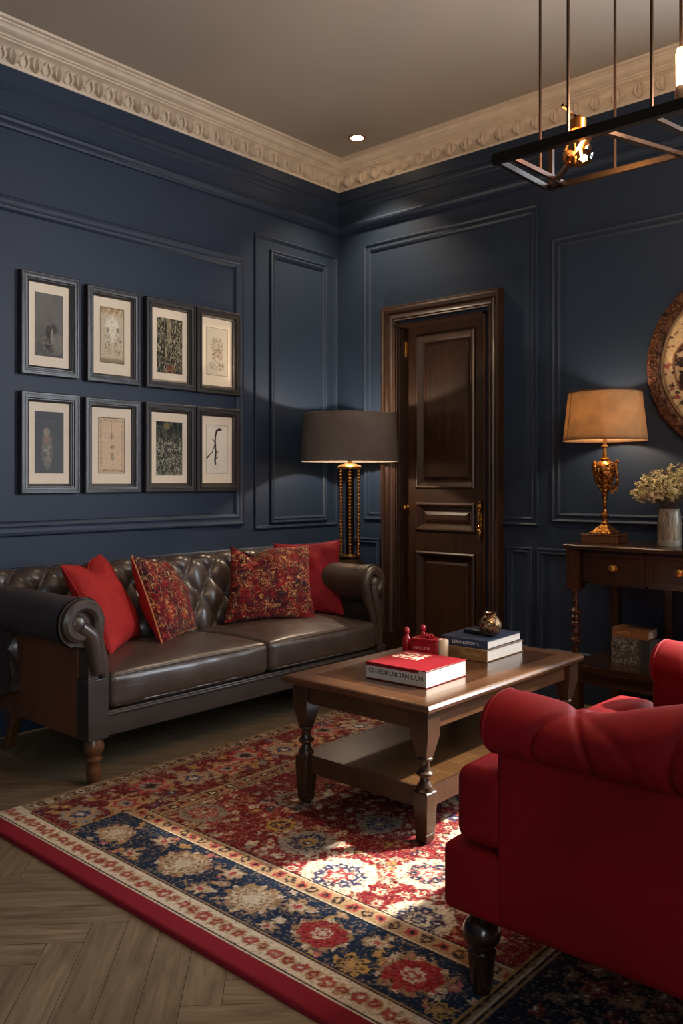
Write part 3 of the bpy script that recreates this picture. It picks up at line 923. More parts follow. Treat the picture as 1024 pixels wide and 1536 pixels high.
    me = color_grid('persian_rug', nx, ny, pos, C)
    me.materials.append(m_attr('woven_rug_pile', var=.25, vs=420, bump=.5, sheen=0, rough=.95))
    me.shade_smooth()
    o = bpy.data.objects.new('persian_rug', me); COL.objects.link(o); o.location = (2.3, -1.9, 0)
    o['label'] = 'crimson and navy floral patterned rug with plain red edge on the parquet floor'; o['category'] = 'rug'
build_rug()

# ------------------------------------------------------------------ picture frames
def art(kind, nx, ny):
    U, V = np.meshgrid(np.linspace(0, 1, nx), np.linspace(0, 1, ny))   # V up
    w = (fbm(U * 9, V * 16, kind, 3) - .5)
    def S(a, b, x): 
        t = np.clip((x - a) / (b - a), 0, 1); return t * t * (3 - 2 * t)
    C = np.zeros((ny, nx, 3))
    def put(m, col, a=1.):
        m = np.clip(m * a, 0, 1)[..., None]; C[:] = C * (1 - m) + np.array(col) * m
    def ell(cx, cy, rx, ry, soft=.2): 
        return 1 - S(1 - soft, 1 + soft, np.hypot((U - cx + w * .05) / rx, (V - cy + w * .05) / ry))
    def scrib(scx, scy, wd, seed):
        f = fbm(U * scx, V * scy, seed, 3); return 1 - S(wd * .3, wd, np.abs(f - .5))
    def border(d, wd): 
        e = np.minimum(np.minimum(U, 1 - U) * .55, np.minimum(V, 1 - V)); return ((e > d) & (e < d + wd)).astype(float)
    if kind == 1:
        C[:] = np.array(srgb(92, 90, 86)); put(fbm(U * 4, V * 5, 5), srgb(120, 118, 112), .8); put(S(.6, 0, V), srgb(66, 66, 66), .5)
        put(ell(.47, .40, .10, .09), srgb(56, 56, 56), .8); put(ell(.66, .45, .12, .08), srgb(60, 58, 56), .7)
        put(ell(.50, .24, .13, .16), srgb(52, 52, 54), .7); put(ell(.82, .22, .24, .16), srgb(132, 128, 118), .5); put(scrib(8, 12, .04, 8) * S(.5, .2, V), srgb(150, 145, 135), .5)
        put(ell(.59, .33, .03, .10), srgb(160, 155, 145), .6)
    elif kind == 2:
        C[:] = np.array(srgb(190, 176, 150)); put(ell(.5, .62, .27, .24), srgb(214, 204, 184), 1)
        put(S(.80, .95, V) * (fbm(U * 20, V * 20, 3) > .48), srgb(150, 118, 66), .8); put(S(.12, .05, V), srgb(120, 110, 92), .8)
        for cx in (.32, .72):
            put(ell(cx, .60, .06, .05), srgb(90, 80, 66), .7); put(ell(cx, .35, .15, .22) * scrib(16, 22, .07, 6 + int(cx * 10)), srgb(80, 72, 60), .9)
        put(scrib(14, 20, .03, 11), srgb(110, 96, 74), .55); put(border(.005, .012), srgb(110, 96, 74))
    elif kind == 3 or kind == 7:
        C[:] = np.array(srgb(44, 46, 40) if kind == 3 else srgb(40, 46, 46))
        if kind == 3:
            put(scrib(18, 9, .05, 21), srgb(186, 176, 146), .75); put(scrib(30, 14, .04, 25), srgb(150, 142, 112), .7); put(ell(.47, .8, .08, .3) * .6, srgb(180, 168, 132), .5)
            put(ell(.55, .08, .17, .08) * (fbm(U * 26, V * 40, 4) > .5), srgb(150, 78, 64), .8)
        else:
            put(scrib(22, 22, .05, 31) * S(.9, .5, V), srgb(190, 186, 160), .8); put(scrib(34, 30, .04, 35) * S(.8, .3, V), srgb(160, 160, 136), .7)
            put(ell(.40, .92, .12, .07, .5), srgb(130, 114, 80), .7); put(scrib(9, 6, .05, 36) * S(.4, .9, V), srgb(100, 106, 92), .7)
    elif kind == 4:
        C[:] = np.array(srgb(186, 178, 160)); put(border(.004, .008), srgb(100, 92, 78))
        for (cx, cy, rx, ry) in ((.5, .62, .3, .14), (.5, .42, .26, .14), (.5, .2, .36, .1), (.45, .75, .22, .05)):
            put(ell(cx, cy, rx, ry) * scrib(20, 28, .09, int(cy * 100)), srgb(92, 76, 64), .85)
        put(ell(.5, .44, .24, .06) * .5, srgb(150, 100, 84), .5)
    elif kind == 5:
        C[:] = np.array(srgb(84, 88, 92)); put(fbm(U * 3, V * 4, 9), srgb(98, 100, 102), .5)
        put(ell(.42, .40, .20, .34, .06), srgb(112, 112, 106), .7); put(ell(.42, .40, .17, .31, .06), srgb(96, 96, 94), .6)
        put(ell(.40, .66, .11, .08), srgb(150, 142, 126), .7); put(ell(.42, .54, .13, .07), srgb(150, 122, 110), .6)
        put(ell(.42, .40, .15, .10) * scrib(14, 16, .09, 3), srgb(160, 156, 140), .8); put(ell(.42, .2, .15, .12) * scrib(14, 20, .09, 5), srgb(150, 148, 134), .7)
        put(((V > .84) & (V < .846) & (U < .75)).astype(float), srgb(120, 122, 122), .7)
    elif kind == 6:
        C[:] = np.array(srgb(196, 178, 150)); put(fbm(U * 5, V * 8, 2), srgb(204, 168, 140), .6); put(border(.005, .012), srgb(90, 76, 60))
        put(border(.03, .05) * (fbm(U * 40, V * 60, 4) > .5), srgb(140, 122, 98), .6)
        put(ell(.5, .66, .08, .05) * scrib(26, 30, .1, 9), srgb(90, 76, 70)); put(ell(.53, .48, .07, .04, .5) * (fbm(U*30,V*40,3)*1.6), srgb(120, 66, 56), .8); put(ell(.52, .3, .07, .07, .6) * (fbm(U*30,V*40,5)*1.6), srgb(80, 104, 108), .8)
        put(scrib(12, 18, .025, 13), srgb(150, 124, 100), .5); put(((np.abs(U - .5) < .008) & (V > .6) & (V < .95)).astype(float), srgb(140, 118, 92), .6)
        put((np.abs(V - .05) < .012) * (fbm(U * 50, V * 10, 6) > .5), srgb(140, 100, 84), .8); put(((np.abs(V - .55) < .005)).astype(float), srgb(150, 120, 96), .5)
    elif kind == 8:
        C[:] = np.array(srgb(206, 200, 186)); put(border(.004, .006), srgb(110, 104, 92))
        P = [(.60, .92), (.48, .88), (.42, .78), (.40, .66), (.42, .54), (.44, .44), (.40, .30), (.42, .20)]
        def stroke(P, wd, wv=0):
            for (a, b), (c, d) in zip(P[:-1], P[1:]):
                t = np.clip(((U - a) * (c - a) + (V - b) * (d - b) * 3.2) / ((c - a) ** 2 + (d - b) ** 2 * 3.2 + 1e-9), 0, 1)
                D = np.hypot(U - a - t * (c - a), (V - b - t * (d - b)) * 1.8)
                put(1 - S(wd * .7, wd * 1.1, D + w * .02), srgb(48, 46, 44))
        stroke(P, .042); stroke([(.60, .92), (.66, .90)], .05); stroke([(.40, .66), (.28, .70)], .02); stroke([(.38, .58), (.28, .44), (.12, .36)], .022); stroke([(.12, .36), (.04, .32)], .035); stroke([(.42, .30), (.52, .34)], .02); stroke([(.44, .48), (.56, .44)], .012)
        put(scrib(16, 24, .03, 15) * ell(.5, .15, .25, .08), srgb(110, 104, 92), .7); put(((np.abs(V - .27) < .004) & (U > .65)).astype(float), srgb(120, 112, 100), .6)
    return np.clip(C * 1.35, 0, 1)
M_ART = m_attr('printed_paper', var=.05, vs=500, bump=.05, rough=.85)
FR = [  # y0, y1, z0, z1, art inset (side, top, bottom), art kind, material, label
    (-2.298, -1.988, 1.716, 2.215, (.058, .062, .068), 1, M_FRAME, 'ridged grey framed print of two dim figures in murk, upper row, leftmost'),
    (-1.945, -1.625, 1.712, 2.204, (.070, .066, .080), 2, M_FRAMEB, 'dark framed ochre etching with two standing figures in the upper row'),
    (-1.585, -1.248, 1.712, 2.203, (.062, .070, .058), 3, M_FRAMEB, 'brown-black framed dark print of pale upright scribbles with a red spot at its foot'),
    (-1.240, -.912, 1.710, 2.201, (.062, .075, .085), 4, M_FRAMEB, 'dark framed pale plate print of a small ornate urn sketch, upper row, nearest the corner'),
    (-2.298, -1.985, 1.141, 1.634, (.058, .060, .070), 5, M_FRAME, 'grey framed slate-coloured print of an oval wrapped form, lower row, leftmost'),
    (-1.955, -1.622, 1.141, 1.630, (.070, .066, .072), 6, M_FRAME, 'dark framed beige document print with a teal drop and thin border, lower row'),
    (-1.590, -1.248, 1.141, 1.630, (.062, .070, .062), 7, M_FRAMEB, 'black framed dark print of tangled pale branches with an ochre spot on top'),
    (-1.240, -.912, 1.141, 1.629, (.060, .070, .078), 8, M_FRAMEB, 'dark framed cream print of a black twig-like creature, lower row, nearest the corner'),
]
def picture(y0, y1, z0, z1, ins, kind, fm, label):
    t = thing('picture_frame', label, 'picture', (0.001, (y0 + y1) / 2, z0), 'framed prints on the left wall')
    prof = [(0, .001), (0, .030), (.004, .034), (.012, .034), (.014, .031), (.020, .031), (.022, .034), (.030, .033), (.034, .027), (.038, .027), (.041, .022), (.048, .018), (.050, .012), (.050, .006)]
    w = .95 if kind in (1, 2, 5, 6) else 1.0
    mb = MB().ring(mL, y0, y1, z0, z1, [(i * w, h) for i, h in prof], closed_prof=False)
    mb.prism([(y0 + .004, z0 + .004), (y1 - .004, z0 + .004), (y1 - .004, z1 - .004), (y0 + .004, z1 - .004)], mL, .001, .006)
    part('frame', mb, fm, t, angle=25)
    b = .046
    q = MB().prism([(y0 + b, z0 + b), (y1 - b, z0 + b), (y1 - b, z1 - b), (y0 + b, z1 - b)], mL, .006, .010)
    part('mount', q, M_MAT, t, smooth=False)
    sx, st, sb = ins
    a0, a1, b0, b1 = y0 + b + sx * .58, y1 - b - sx * .58, z0 + b + sb * .75, z1 - b - st * .75
    nx, ny = 84, 150
    org = root_of(t).location
    def pos(u, v):
        return np.stack([np.full_like(u, .0108) - org.x, a0 + (a1 - a0) * u - org.y, b0 + (b1 - b0) * v - org.z], -1)
    me = color_grid('print', nx, ny, pos, art(kind, nx, ny)); me.materials.append(M_ART)
    o = bpy.data.objects.new('print', me); COL.objects.link(o); o.parent = t
for f in FR: picture(*f)

# ------------------------------------------------------------------ sofa
def build_sofa():
    t = thing('leather_sofa', 'dark brown buttoned leather sofa with rolled arms on turned legs beside the left wall', 'sofa', (.52, -1.55, 0))
    XF = .92; XB = .13
    YL, YR = -2.48, -.655
    # front rail and base
    mb = MB().box(.86, .905, -2.40, -.70, .182, .282)
    mb.box(.90, .912, -2.40, -.70, .262, .274)
    part('front_rail', mb, M_POST, t, bevel=.004)
    mb = MB().box(.16, .86, -2.40, -.70, .20, .30)
    part('seat_base', mb, m_plain('black_lining', srgb(16, 14, 13), .9), t, smooth=False)
    # arms
    def arm(yc, zc, r, inner_bot, outer_bot, sg):
        # sg=+1 : seat lies towards +y (left arm). profile in (y,z)
        P = [(inner_bot, .42 if sg > 0 else .30), (inner_bot - sg * .004, .52), (yc + sg * r * .93, zc - r * .45)]
        for k in range(0, 27):
            a = math.radians(-18 + k * 10)
            P.append((yc + sg * r * math.cos(a), zc + r * math.sin(a)))
        P.append((yc - sg * r * .15 + sg * .03, zc - r * 1.02))
        P.append((outer_bot, zc - r * 1.05)); P.append((outer_bot, .42 if sg > 0 else .30))
        return P
    for side in (1, -1):
        if side == 1:
            yc, zc, r = -2.512, .650, .096; P = arm(yc, zc, r, -2.395, -2.478, 1)
        else:
            yc, zc, r = -.733, .650, .092; P = arm(yc, zc, r, -.712, -.655, -1)
        mb = MB(); n = len(P)
        def fn(u, v, P=P, n=n, yc=yc, zc=zc, side=side):
            a, b = P[int(round(u * n)) % n]
            x = XB + (XF - .012 - XB) * v
            nz = mnoise.noise(Vector((x * 5, a * 9, b * 9 + side))) * .004 + mnoise.noise(Vector((x * 22, a * 22, b * 22))) * .0015
            d = Vector((0, a - yc, b - zc)); d = d.normalized() if d.length > 1e-6 else d
            # slight flare at front
            f = .006 * math.exp(-((v - 1) / .08) ** 2)
            return (x, a + d.y * (nz + f), b + d.z * (nz + f))
        mb.grid(n, 26, fn, wrapu=True)
        mb.add([(XF - .012, a, b) for a, b in P], [tuple(range(n))])
        mb.add([(XB, a, b) for a, b in P], [tuple(range(n))])
        arm_o = part('arm', mb, M_LEATHER, t, angle=50, label=None)
        # scroll facing: padded band following spiral then down the neck
        pts = []
        if side == 1:
            yb = (-2.478, -2.400); sgn = 1
        else:
            yb = (-.652, -.706); sgn = -1
        # outer pad: inner edge of arm, over the top, curl
        def cpt(rad, deg): 
            a = math.radians(deg); return (yc + sgn * rad * math.cos(a), zc + rad * math.sin(a))
        pad = [(yb[1] - sgn * .008, .425 if side == 1 else .31), (yb[1] - sgn * .016, .50), (yc + sgn * (r - .020), .58)]
        if side == -1: pad = [(yb[1] + .006, .31), (-.722, .40), (-.752, .50), (-.790, .57)]
        for k in range(0, 30):
            dg = -20 + k * 10.5; rad = (r - .020) * (1 - .010 * k)
            pad.append(cpt(rad, dg))
        rr = []
        for k in range(len(pad)): rr.append(.027 if k > 2 else .020)
        for k in range(1, 7): rr[-k] = .026 - .0012 * (6 - k)
        mb = MB().tube([(XF - .010, a, b) for a, b in pad], rr, 10)
        part('scroll_pad', mb, M_LEATHER, t)
        # inner curl : disc and neck
        mb = MB()
        cy_, cz_ = cpt(.012, 200)
        mb.sphere((XF - .008, cy_, cz_), .036, 18, 12, (.55, 1, 1))
        if side == 1:
            nk = [(cy_ + .008, cz_ - .01), (-2.470, .600), (-2.452, .54), (-2.445, .49), (-2.432, .445)]; nr = [.030, .036, .036, .034, .028]
        else:
            nk = [(cy_ - .004, cz_ - .01), (-.732, .600), (-.712, .53), (-.690, .45), (-.680, .36), (-.678, .31)]; nr = [.026, .028, .026, .024, .020, .018]
        mb.tube([(XF - .012, a, b) for a, b in nk], nr, 12)
        part('scroll_face', mb, M_LEATHER, t)
        # fine welt round the facing
        mb = MB().tube([(XF - .006, yc + sgn * (r + .001) * math.cos(math.radians(d)), zc + (r + .001) * math.sin(math.radians(d))) for d in range(-18, 250, 8)], .0028, 6)
        part('welt', mb, M_LEATHER, arm_o)
    # front posts
    mb = MB().box(.84, .925, -2.489, -2.397, .182, .422)
    part('front_post', mb, M_POST, t, bevel=.003)
    mb = MB().box(.84, .925, -.712, -.640, .182, .30)
    part('front_post', mb, M_POST, t, bevel=.003)
    # side panels
    for y0, y1 in ((-2.487, -2.470), (-.662, -.640)):
        mb = MB().box(.15, .84, y0, y1, .182, .56)
        part('side_panel', mb, M_PANEL, t, bevel=.002)
    # back (rolled and buttoned)
    pr = [(.380, .30), (.368, .42), (.352, .52), (.332, .60), (.306, .68), (.292, .73), (.282, .762), (.262, .788), (.232, .802), (.200, .803), (.168, .792), (.146, .768), (.138, .736), (.150, .70), (.150, .50), (.150, .20)]
    L = [0]
    for a, b in zip(pr[:-1], pr[1:]): L.append(L[-1] + math.hypot(b[0] - a[0], b[1] - a[1]))
    def prof_at(s):
        s = max(0, min(L[-1], s))
        for i in range(len(L) - 1):
            if s <= L[i + 1]:
                k = (s - L[i]) / (L[i + 1] - L[i]); a, b = pr[i], pr[i + 1]
                return (a[0] + (b[0] - a[0]) * k, a[1] + (b[1] - a[1]) * k)
        return pr[-1]
    Y0, Y1 = -2.53, -.69
    px, ps = .165, .235      # diamond width along y, height along s
    sb = .30
    def tuft(y, s):
        a = PI * ((y + 1.45) / px + (s - sb) / ps); b = PI * ((y + 1.45) / px - (s - sb) / ps)
        T = (abs(math.sin(a) * math.sin(b))) ** .42
        m = min(1, max(0, (.60 - s) / .08)) * min(1, max(0, (s - .02) / .05)) 
        return (T - .55) * .034 * m
    def surf(y, s):
        x, z = prof_at(s); x2, z2 = prof_at(s + .004); x1, z1 = prof_at(s - .004)
        d = Vector((x2 - x1, 0, z2 - z1)).normalized(); n = Vector((d.z, 0, -d.x))
        tt = tuft(y, s) + mnoise.noise(Vector((y * 7, s * 9, 3))) * .004
        return Vector((x, y, z)) + n * tt
    NS, NY = 150, 300
    mb = MB().grid(NY, NS, lambda u, v: surf(Y0 + (Y1 - Y0) * u, L[-1] * v))
    for y in (Y0, Y1):
        mb.add([(a, y, b) for a, b in pr], [tuple(range(len(pr)))])
    back = part('backrest', mb, M_LEATHER, t, angle=60)
    # buttons at crossings
    for i in range(-8, 9):
        for j in range(-4, 5):
            if (i + j) % 2: continue
            y = -1.45 + i * px / 2; s = sb + j * ps / 2
            if not (Y0 + .05 < y < Y1 - .05 and .12 < s < .60): continue
            p = surf(y, s)
            q = MB().sphere((p.x + .002, p.y, p.z), .0085, 10, 6, (.6, 1, 1))
            part('button', q, M_LEATHER, back)
    # seat cushions
    def wr(P, n):
        # front-face gathering and gentle creases
        if n[0] > .6:
            P = P + Vector((mnoise.noise(Vector((0, P.y * 16, P.z * 5))) * .0055 + mnoise.noise(Vector((1, P.y * 38, P.z * 9))) * .0022, 0, 0))
        if n[2] > .2:
            P = P + Vector((0, 0, mnoise.noise(Vector((P.x * 5, P.y * 5, 2))) * .006))
        return P
    for y0, y1 in ((-2.388, -1.524), (-1.518, -.716)):
        mb = MB().softbox(.36, .925, y0, y1, .292, .432, r=.030, crown=(.012, 0, .040), inner=26, seg=5, fn=wr)
        c = part('seat_cushion', mb, M_LEATHER_SEAT, t, angle=70)
        for z in (.420, .304):
            q = MB(); pts = []
            for k in range(40):
                y = y0 + .012 + (y1 - y0 - .024) * k / 39
                e = 1 - ((k / 39 - .5) * 2) ** 2
                up = (.008 * e + .0) if z > .4 else 0
                pts.append((.921 - (0.004 if z > .4 else .004) + .010 * e * .6 - (.010 if k in (0, 39) else 0), y, z + up))
            q.tube(pts, .0032, 6)
            part('piping', q, M_LEATHER_SEAT, c)
    # legs
    prof = [(.034, .182), (.036, .174), (.040, .160), (.041, .145), (.036, .128), (.026, .118), (.024, .112), (.033, .106), (.034, .098), (.027, .092), (.024, .085), (.029, .060), (.031, .045), (.027, .022), (.022, .008), (.020, .0)]
    for y in (-2.438, -.69):
        part('leg', MB().lathe(prof, (.882, y, 0), 24), M_LEGW, t)
    for y, s in ((-2.44, -1), (-.69, 1)):
        mb = MB()
        path = [(.245, .20, .030), (.243, .16, .028), (.236, .12, .024), (.222, .08, .020), (.205, .04, .018), (.190, .015, .022), (.185, 0, .022)]
        vs = []; fs = []
        for x, z, h in path:
            for dx, dy in ((-1, -1), (1, -1), (1, 1), (-1, 1)): vs.append((x + dx * h, y + dy * h, z))
        for i in range(len(path) - 1):
            for k in range(4): fs.append((i * 4 + k, i * 4 + (k + 1) % 4, i * 4 + 4 + (k + 1) % 4, i * 4 + 4 + k))
        fs += [(0, 1, 2, 3), tuple(range(len(vs) - 4, len(vs)))]
        mb.add(vs, fs)
        part('leg', mb, M_LEGW, t, bevel=.005)
build_sofa()

# ------------------------------------------------------------------ cushions
def pillow(label, BL, BR, TR, TL, T, mats, chop=(0, 0), piping=None, backm=False, group=None, seed=0, tdown=0):
    BL, BR, TR, TL = map(Vector, (BL, BR, TR, TL))
    c = (BL + BR + TR + TL) / 4
    nrm = ((BR - BL) + (TR - TL)).cross((TL - BL) + (TR - BR)).normalized()
    zmin = min(BL.z, BR.z)
    t = thing('throw_cushion', label, 'cushion', (c.x, c.y, zmin), group)
    N = 34
    def pos(u, v, side):
        # u,v in -1..1
        uu = u * (1 - .075 * (1 - v * v)); vv = v * (1 - .075 * (1 - u * u))
        a, b = (uu + 1) / 2, (vv + 1) / 2
        P = BL * (1 - a) * (1 - b) + BR * a * (1 - b) + TR * a * b + TL * (1 - a) * b
        cu, cd = chop
        if cd:
            g = math.exp(-((u - cu) / .30) ** 2) * max(0, (v + .35) / 1.35) ** 2
            P = P + (BL - TL).normalized() * cd * g
            P = P + nrm * side * (-.35 * cd) * g
        w = max(0, (1 - u * u) * (1 - v * v)) ** .42
        if tdown: w *= (1 + tdown * -v)
        if cd: w *= 1 - .45 * math.exp(-((u - cu) / .16) ** 2) * max(0, v)
        wr = mnoise.noise(Vector((u * 2.2 + seed, v * 2.2, side))) * .017 * w + mnoise.noise(Vector((u * 6 + seed, v * 6, side))) * .006
        r = max(abs(u), abs(v))
        return P + nrm * side * (T * w + wr * (1 if r < .98 else 0))
    mb = MB()
    f = lambda u, v, s: pos(math.sin(PI / 2 * (2 * u - 1)), math.sin(PI / 2 * (2 * v - 1)), s)
    mb.mi = 0; mb.grid(N, N, lambda u, v: f(u, v, 1))
    if backm: mb.mi = 1
    mb.grid(N, N, lambda u, v: f(u, v, -1))
    part('cover', mb, mats, t, angle=80)
    if piping:
        pts = []
        for k in range(N): pts.append(pos(-1 + 2 * k / N, -1, 0))
        for k in range(N): pts.append(pos(1, -1 + 2 * k / N, 0))
        for k in range(N): pts.append(pos(1 - 2 * k / N, 1, 0))
        for k in range(N): pts.append(pos(-1, 1 - 2 * k / N, 0))
        part('piping', MB().tube(pts, .0042, 6, closed=True), piping, t)
G = 'throw cushions on the leather sofa'
M_PIPE = m_plain('gold_piping', srgb(196, 120, 70), .6, var=.2, vscale=80)
pillow('plain orange-red velvet cushion leaning on the left arm of the sofa', (.70, -2.24, .455), (.44, -1.91, .465), (.30, -2.04, .850), (.50, -2.36, .835), .085, [M_REDC], chop=(-.1, .045), piping=M_REDC, group=G, seed=1)
pillow('brocade cushion with red reverse and gold piping, second from the left arm of the sofa', (.70, -1.97, .450), (.47, -1.60, .465), (.33, -1.68, .79), (.52, -2.015, .855), .085, [M_PATT, M_REDC], piping=M_PIPE, backm=True, group=G, seed=4)
pillow('large square crimson and gold brocade cushion in front of the plain right one', (.45, -1.40, .458), (.72, -.985, .460), (.53, -.84, .838), (.35, -1.27, .852), .070, [M_PATT], chop=(-.45, .05), group=G, seed=8)
pillow('plain crimson velvet cushion tucked against the right arm of the sofa', (.42, -1.00, .470), (.73, -.775, .460), (.60, -.66, .862), (.34, -.93, .84), .050, [M_REDD], group=G, seed=12, piping=M_REDD)

# ------------------------------------------------------------------ coffee table
def build_coffee():
    t = thing('coffee_table', 'oak coffee table with turned legs and low shelf standing on the rug', 'table', (1.94, -1.54, 0))
    x0, x1, y0, y1, zt = 1.592, 2.262, -2.092, -.99, .482
    # framed top with boarded centre
    mb = MB()
    prof = [(0, .455), (-.004, .460), (-.006, .468), (-.002, .476), (.006, .4815), (.012, .482)]
    mh = lambda a, b, h: (a, b, h)
    mb.ring(mh, x0, x1, y0, y1, [(i + .006, h) for i, h in prof] + [(.085, .482), (.085, .455)])
    part('table_top_border', mb, M_TABLE, t, angle=30)
    mb = MB()
    mb.box(x0 + .085, x1 - .085, y0 + .085, y1 - .085, .458, .4815)
    part('table_top_panel', mb, m_wood('oak_top_panel', srgb(44, 25, 14), srgb(78, 48, 28), 1, .2, .8, .5), t, smooth=False)
    # apron
    ax0, ax1, ay0, ay1 = 1.665, 2.205, -2.035, -1.045
    for xx in (ax1 - .004, ax0 - .018): part('long_apron', MB().box(xx, xx + .022, ay0 + .03, ay1 - .03, .385, .455), M_TABLE, t, bevel=.002)
    for yy in (ay0 - .018, ay1 - .004): part('short_apron', MB().box(ax0 + .03, ax1 - .03, yy, yy + .022, .385, .455), M_TABLEX, t, bevel=.002)
    # legs
    for i, x in enumerate((ax0, ax1)):
        for y in (ay0, ay1):
            mb = MB()
            mb.sqlathe([(.036, .456), (.036, .375), (.034, .36), (.026, .325), (.021, .300), (.020, .297)], (x, y, 0))
            mb.lathe([(.022, .298), (.027, .294), (.027, .288), (.019, .283), (.016, .276), (.017, .262), (.021, .252), (.029, .246), (.029, .239), (.019, .234), (.016, .228), (.019, .214), (.026, .205), (.028, .198), (.0285, .190), (.026, .182)], (x, y, 0), 20)
            mb.sqlathe([(.026, .186), (.029, .180), (.028, .120), (.024, .055), (.021, .050), (.024, .046), (.020, .022), (.014, .004), (.012, .0155 - .001)], (x, y, 0)) if False else mb.sqlathe([(.012, .0152), (.020, .022), (.024, .046), (.021, .050), (.024, .056), (.029, .150), (.029, .182), (.025, .188)], (x, y, 0))
            part('leg', mb, M_TLEG, t, bevel=.002, angle=30)
    # shelf
    mb = MB().box(ax0 - .012, ax1 + .012, ay0 - .012, ay1 + .012, .180, .196)
    t2 = NT('shelf_parquet')
    v = t2.coord()
    br = t2.n('ShaderNodeTexBrick'); br.inputs['Scale'].default_value = 1; br.inputs['Brick Width'].default_value = .42; br.inputs['Row Height'].default_value = .11
    br.inputs['Mortar Size'].default_value = .0016; br.inputs['Color1'].default_value = (*srgb(74, 50, 28), 1); br.inputs['Color2'].default_value = (*srgb(92, 63, 35), 1); br.inputs['Mortar'].default_value = (*srgb(120, 88, 52), 1)
    t2.l(t2.coord(rot=(0, 0, 0)), br.inputs['Vector'])
    f = t2.noise(t2.coord((3, 24, 3)), 3, 5, .6, 1)
    t2.set(Base_Color=t2.mix(t2.math('MULTIPLY', f, .7), br.outputs['Color'], srgb(58, 36, 18)), Roughness=.28, Coat_Weight=.3, Coat_Roughness=.15)
    part('shelf', mb, t2.mat, t, smooth=False)
    mb = MB(); mb.ring(mh, ax0 - .014, ax1 + .014, ay0 - .014, ay1 + .014, [(0, .130), (0, .197), (.012, .197), (.012, .130)])
    part('shelf_rail', mb, M_TLEG, t, smooth=False)
build_coffee()

# text helper -> mesh
def text_part(name, s, size, M, mat, parent, ext=.0006, label=None, align='CENTER', stretch=1.0):
    cu = bpy.data.curves.new(name, 'FONT'); cu.body = s; cu.size = size; cu.extrude = ext; cu.align_x = align; cu.align_y = 'CENTER'; cu.resolution_u = 3
    tmp = bpy.data.objects.new(name + '_tmp', cu); COL.objects.link(tmp)
    dg = bpy.context.evaluated_depsgraph_get()
    me = bpy.data.meshes.new_from_object(tmp.evaluated_get(dg))
    bpy.data.objects.remove(tmp); bpy.data.curves.remove(cu)
    org = Vector(root_of(parent).location)
    me.transform(Matrix.Translation(-org) @ M @ Matrix.Diagonal((stretch, 1, 1, 1)))
    me.materials.clear(); me.materials.append(mat); me.name = name
    o = bpy.data.objects.new(name, me); COL.objects.link(o); o.parent = parent
    if label: o['label'] = label
    return o
def book(name, label, cx, cy, z, w, d, h, rot, cover, spinem, title=None, tcol=None, tsize=.02, group=None, tx=.5, cat='book'):
    """spine on the local -y side, cover th .003; w along x"""
    R = Matrix.Translation((cx, cy, z)) @ Matrix.Rotation(rot, 4, 'Z')
    t = thing(name, label, cat, (cx, cy, z), group)
    th = .0035
    mb = MB(); mb.box(-w / 2, w / 2, -d / 2, d / 2, 0, th, R); mb.box(-w / 2, w / 2, -d / 2, d / 2, h - th, h, R)
    part('cover', mb, cover, t, bevel=.001)
    mb = MB(); 
    mb.box(-w / 2, w / 2, -d / 2, -d / 2 + .004, th, h - th, R)
    part('spine', mb, spinem, t, smooth=False)
    mb = MB(); mb.box(-w / 2 + .004, w / 2 - .003, -d / 2 + .004, d / 2 - .004, th, h - th, R)
    part('pages', mb, M_PAGES, t, smooth=False)
    if title:
        M = R @ Matrix.Translation((-w / 2 + w * tx, -d / 2 - .0003, h / 2)) @ Matrix.Rotation(PI / 2, 4, 'X')
        text_part('lettering', title, tsize, M, tcol, t)
    return t, R
M_INK = m_plain('black_ink', srgb(36, 30, 28), .7)
M_SILVERINK = m_plain('silver_lettering', srgb(190, 194, 200), .5)
M_BK_RED = m_plain('red_book_cover', srgb(128, 20, 30), .38, var=.1, vscale=20)
M_BK_WHITE = m_plain('white_spine', srgb(206, 198, 184), .7, var=.05)
M_BK_BLUE = m_plain('navy_book_cover', srgb(38, 50, 72), .42, var=.12, vscale=14)
M_BK_TAN = m_contour('tan_tooled_cover', srgb(104, 74, 40), srgb(146, 108, 62), [(srgb(70, 48, 26), 3, .03, .45)], 12, bump=.3)
t, R = book('hardback_book', 'large red-topped book with white lettered spine near the front corner of the coffee table', 1.985, -1.785, .4825, .266, .262, .060, .03, M_BK_RED, M_BK_WHITE, 'CI GEORLNCIAN L UN', M_INK, .0238, tx=.5)
q = MB(); q.box(-.1335, .1335, -.1325, .0, .0485, .0605, R); 
part('jacket_flap', MB().box(-.1336, .10, -.1322, -.1312, .0478, .0602, R), M_BK_RED, t, smooth=False)
def cover_glare_art():  # floral cover print with the white glare painted in as cream
    C = np.zeros((60, 90, 3)) + np.array(srgb(150, 30, 36))
    U, V = np.meshgrid(np.linspace(0, 1, 90), np.linspace(0, 1, 60))
    f = fbm(U * 7, V * 5, 3, 3); m = np.clip((.12 - np.abs(f - .5)) * 14, 0, 1) * (V > .08) * (V < .92)
    cr = np.array(srgb(240, 222, 190))
    m = np.maximum(m, ((V > .30) & (V < .42)).astype(float) * .9 * (U < .9)); m = m * (U > .03) * (U < .97)
    C = C * (1 - m[..., None]) + cr * m[..., None]
    f2 = fbm(U * 14, V * 9, 8, 3); m = (np.abs(f2 - .5) < .03)[..., None] * .6
    return C * (1 - m) + np.array(srgb(110, 24, 28)) * m
me = color_grid('cover_glare_picture', 90, 60, lambda u, v: np.stack([-.118 + .125 * u, -.010 + .115 * v, np.full_like(u, .0606)], -1), cover_glare_art())
me.transform(Matrix.Rotation(.03, 4, 'Z')); me.materials.append(M_ART)
o = bpy.data.objects.new('cover_glare_picture', me); COL.objects.link(o); o.parent = t

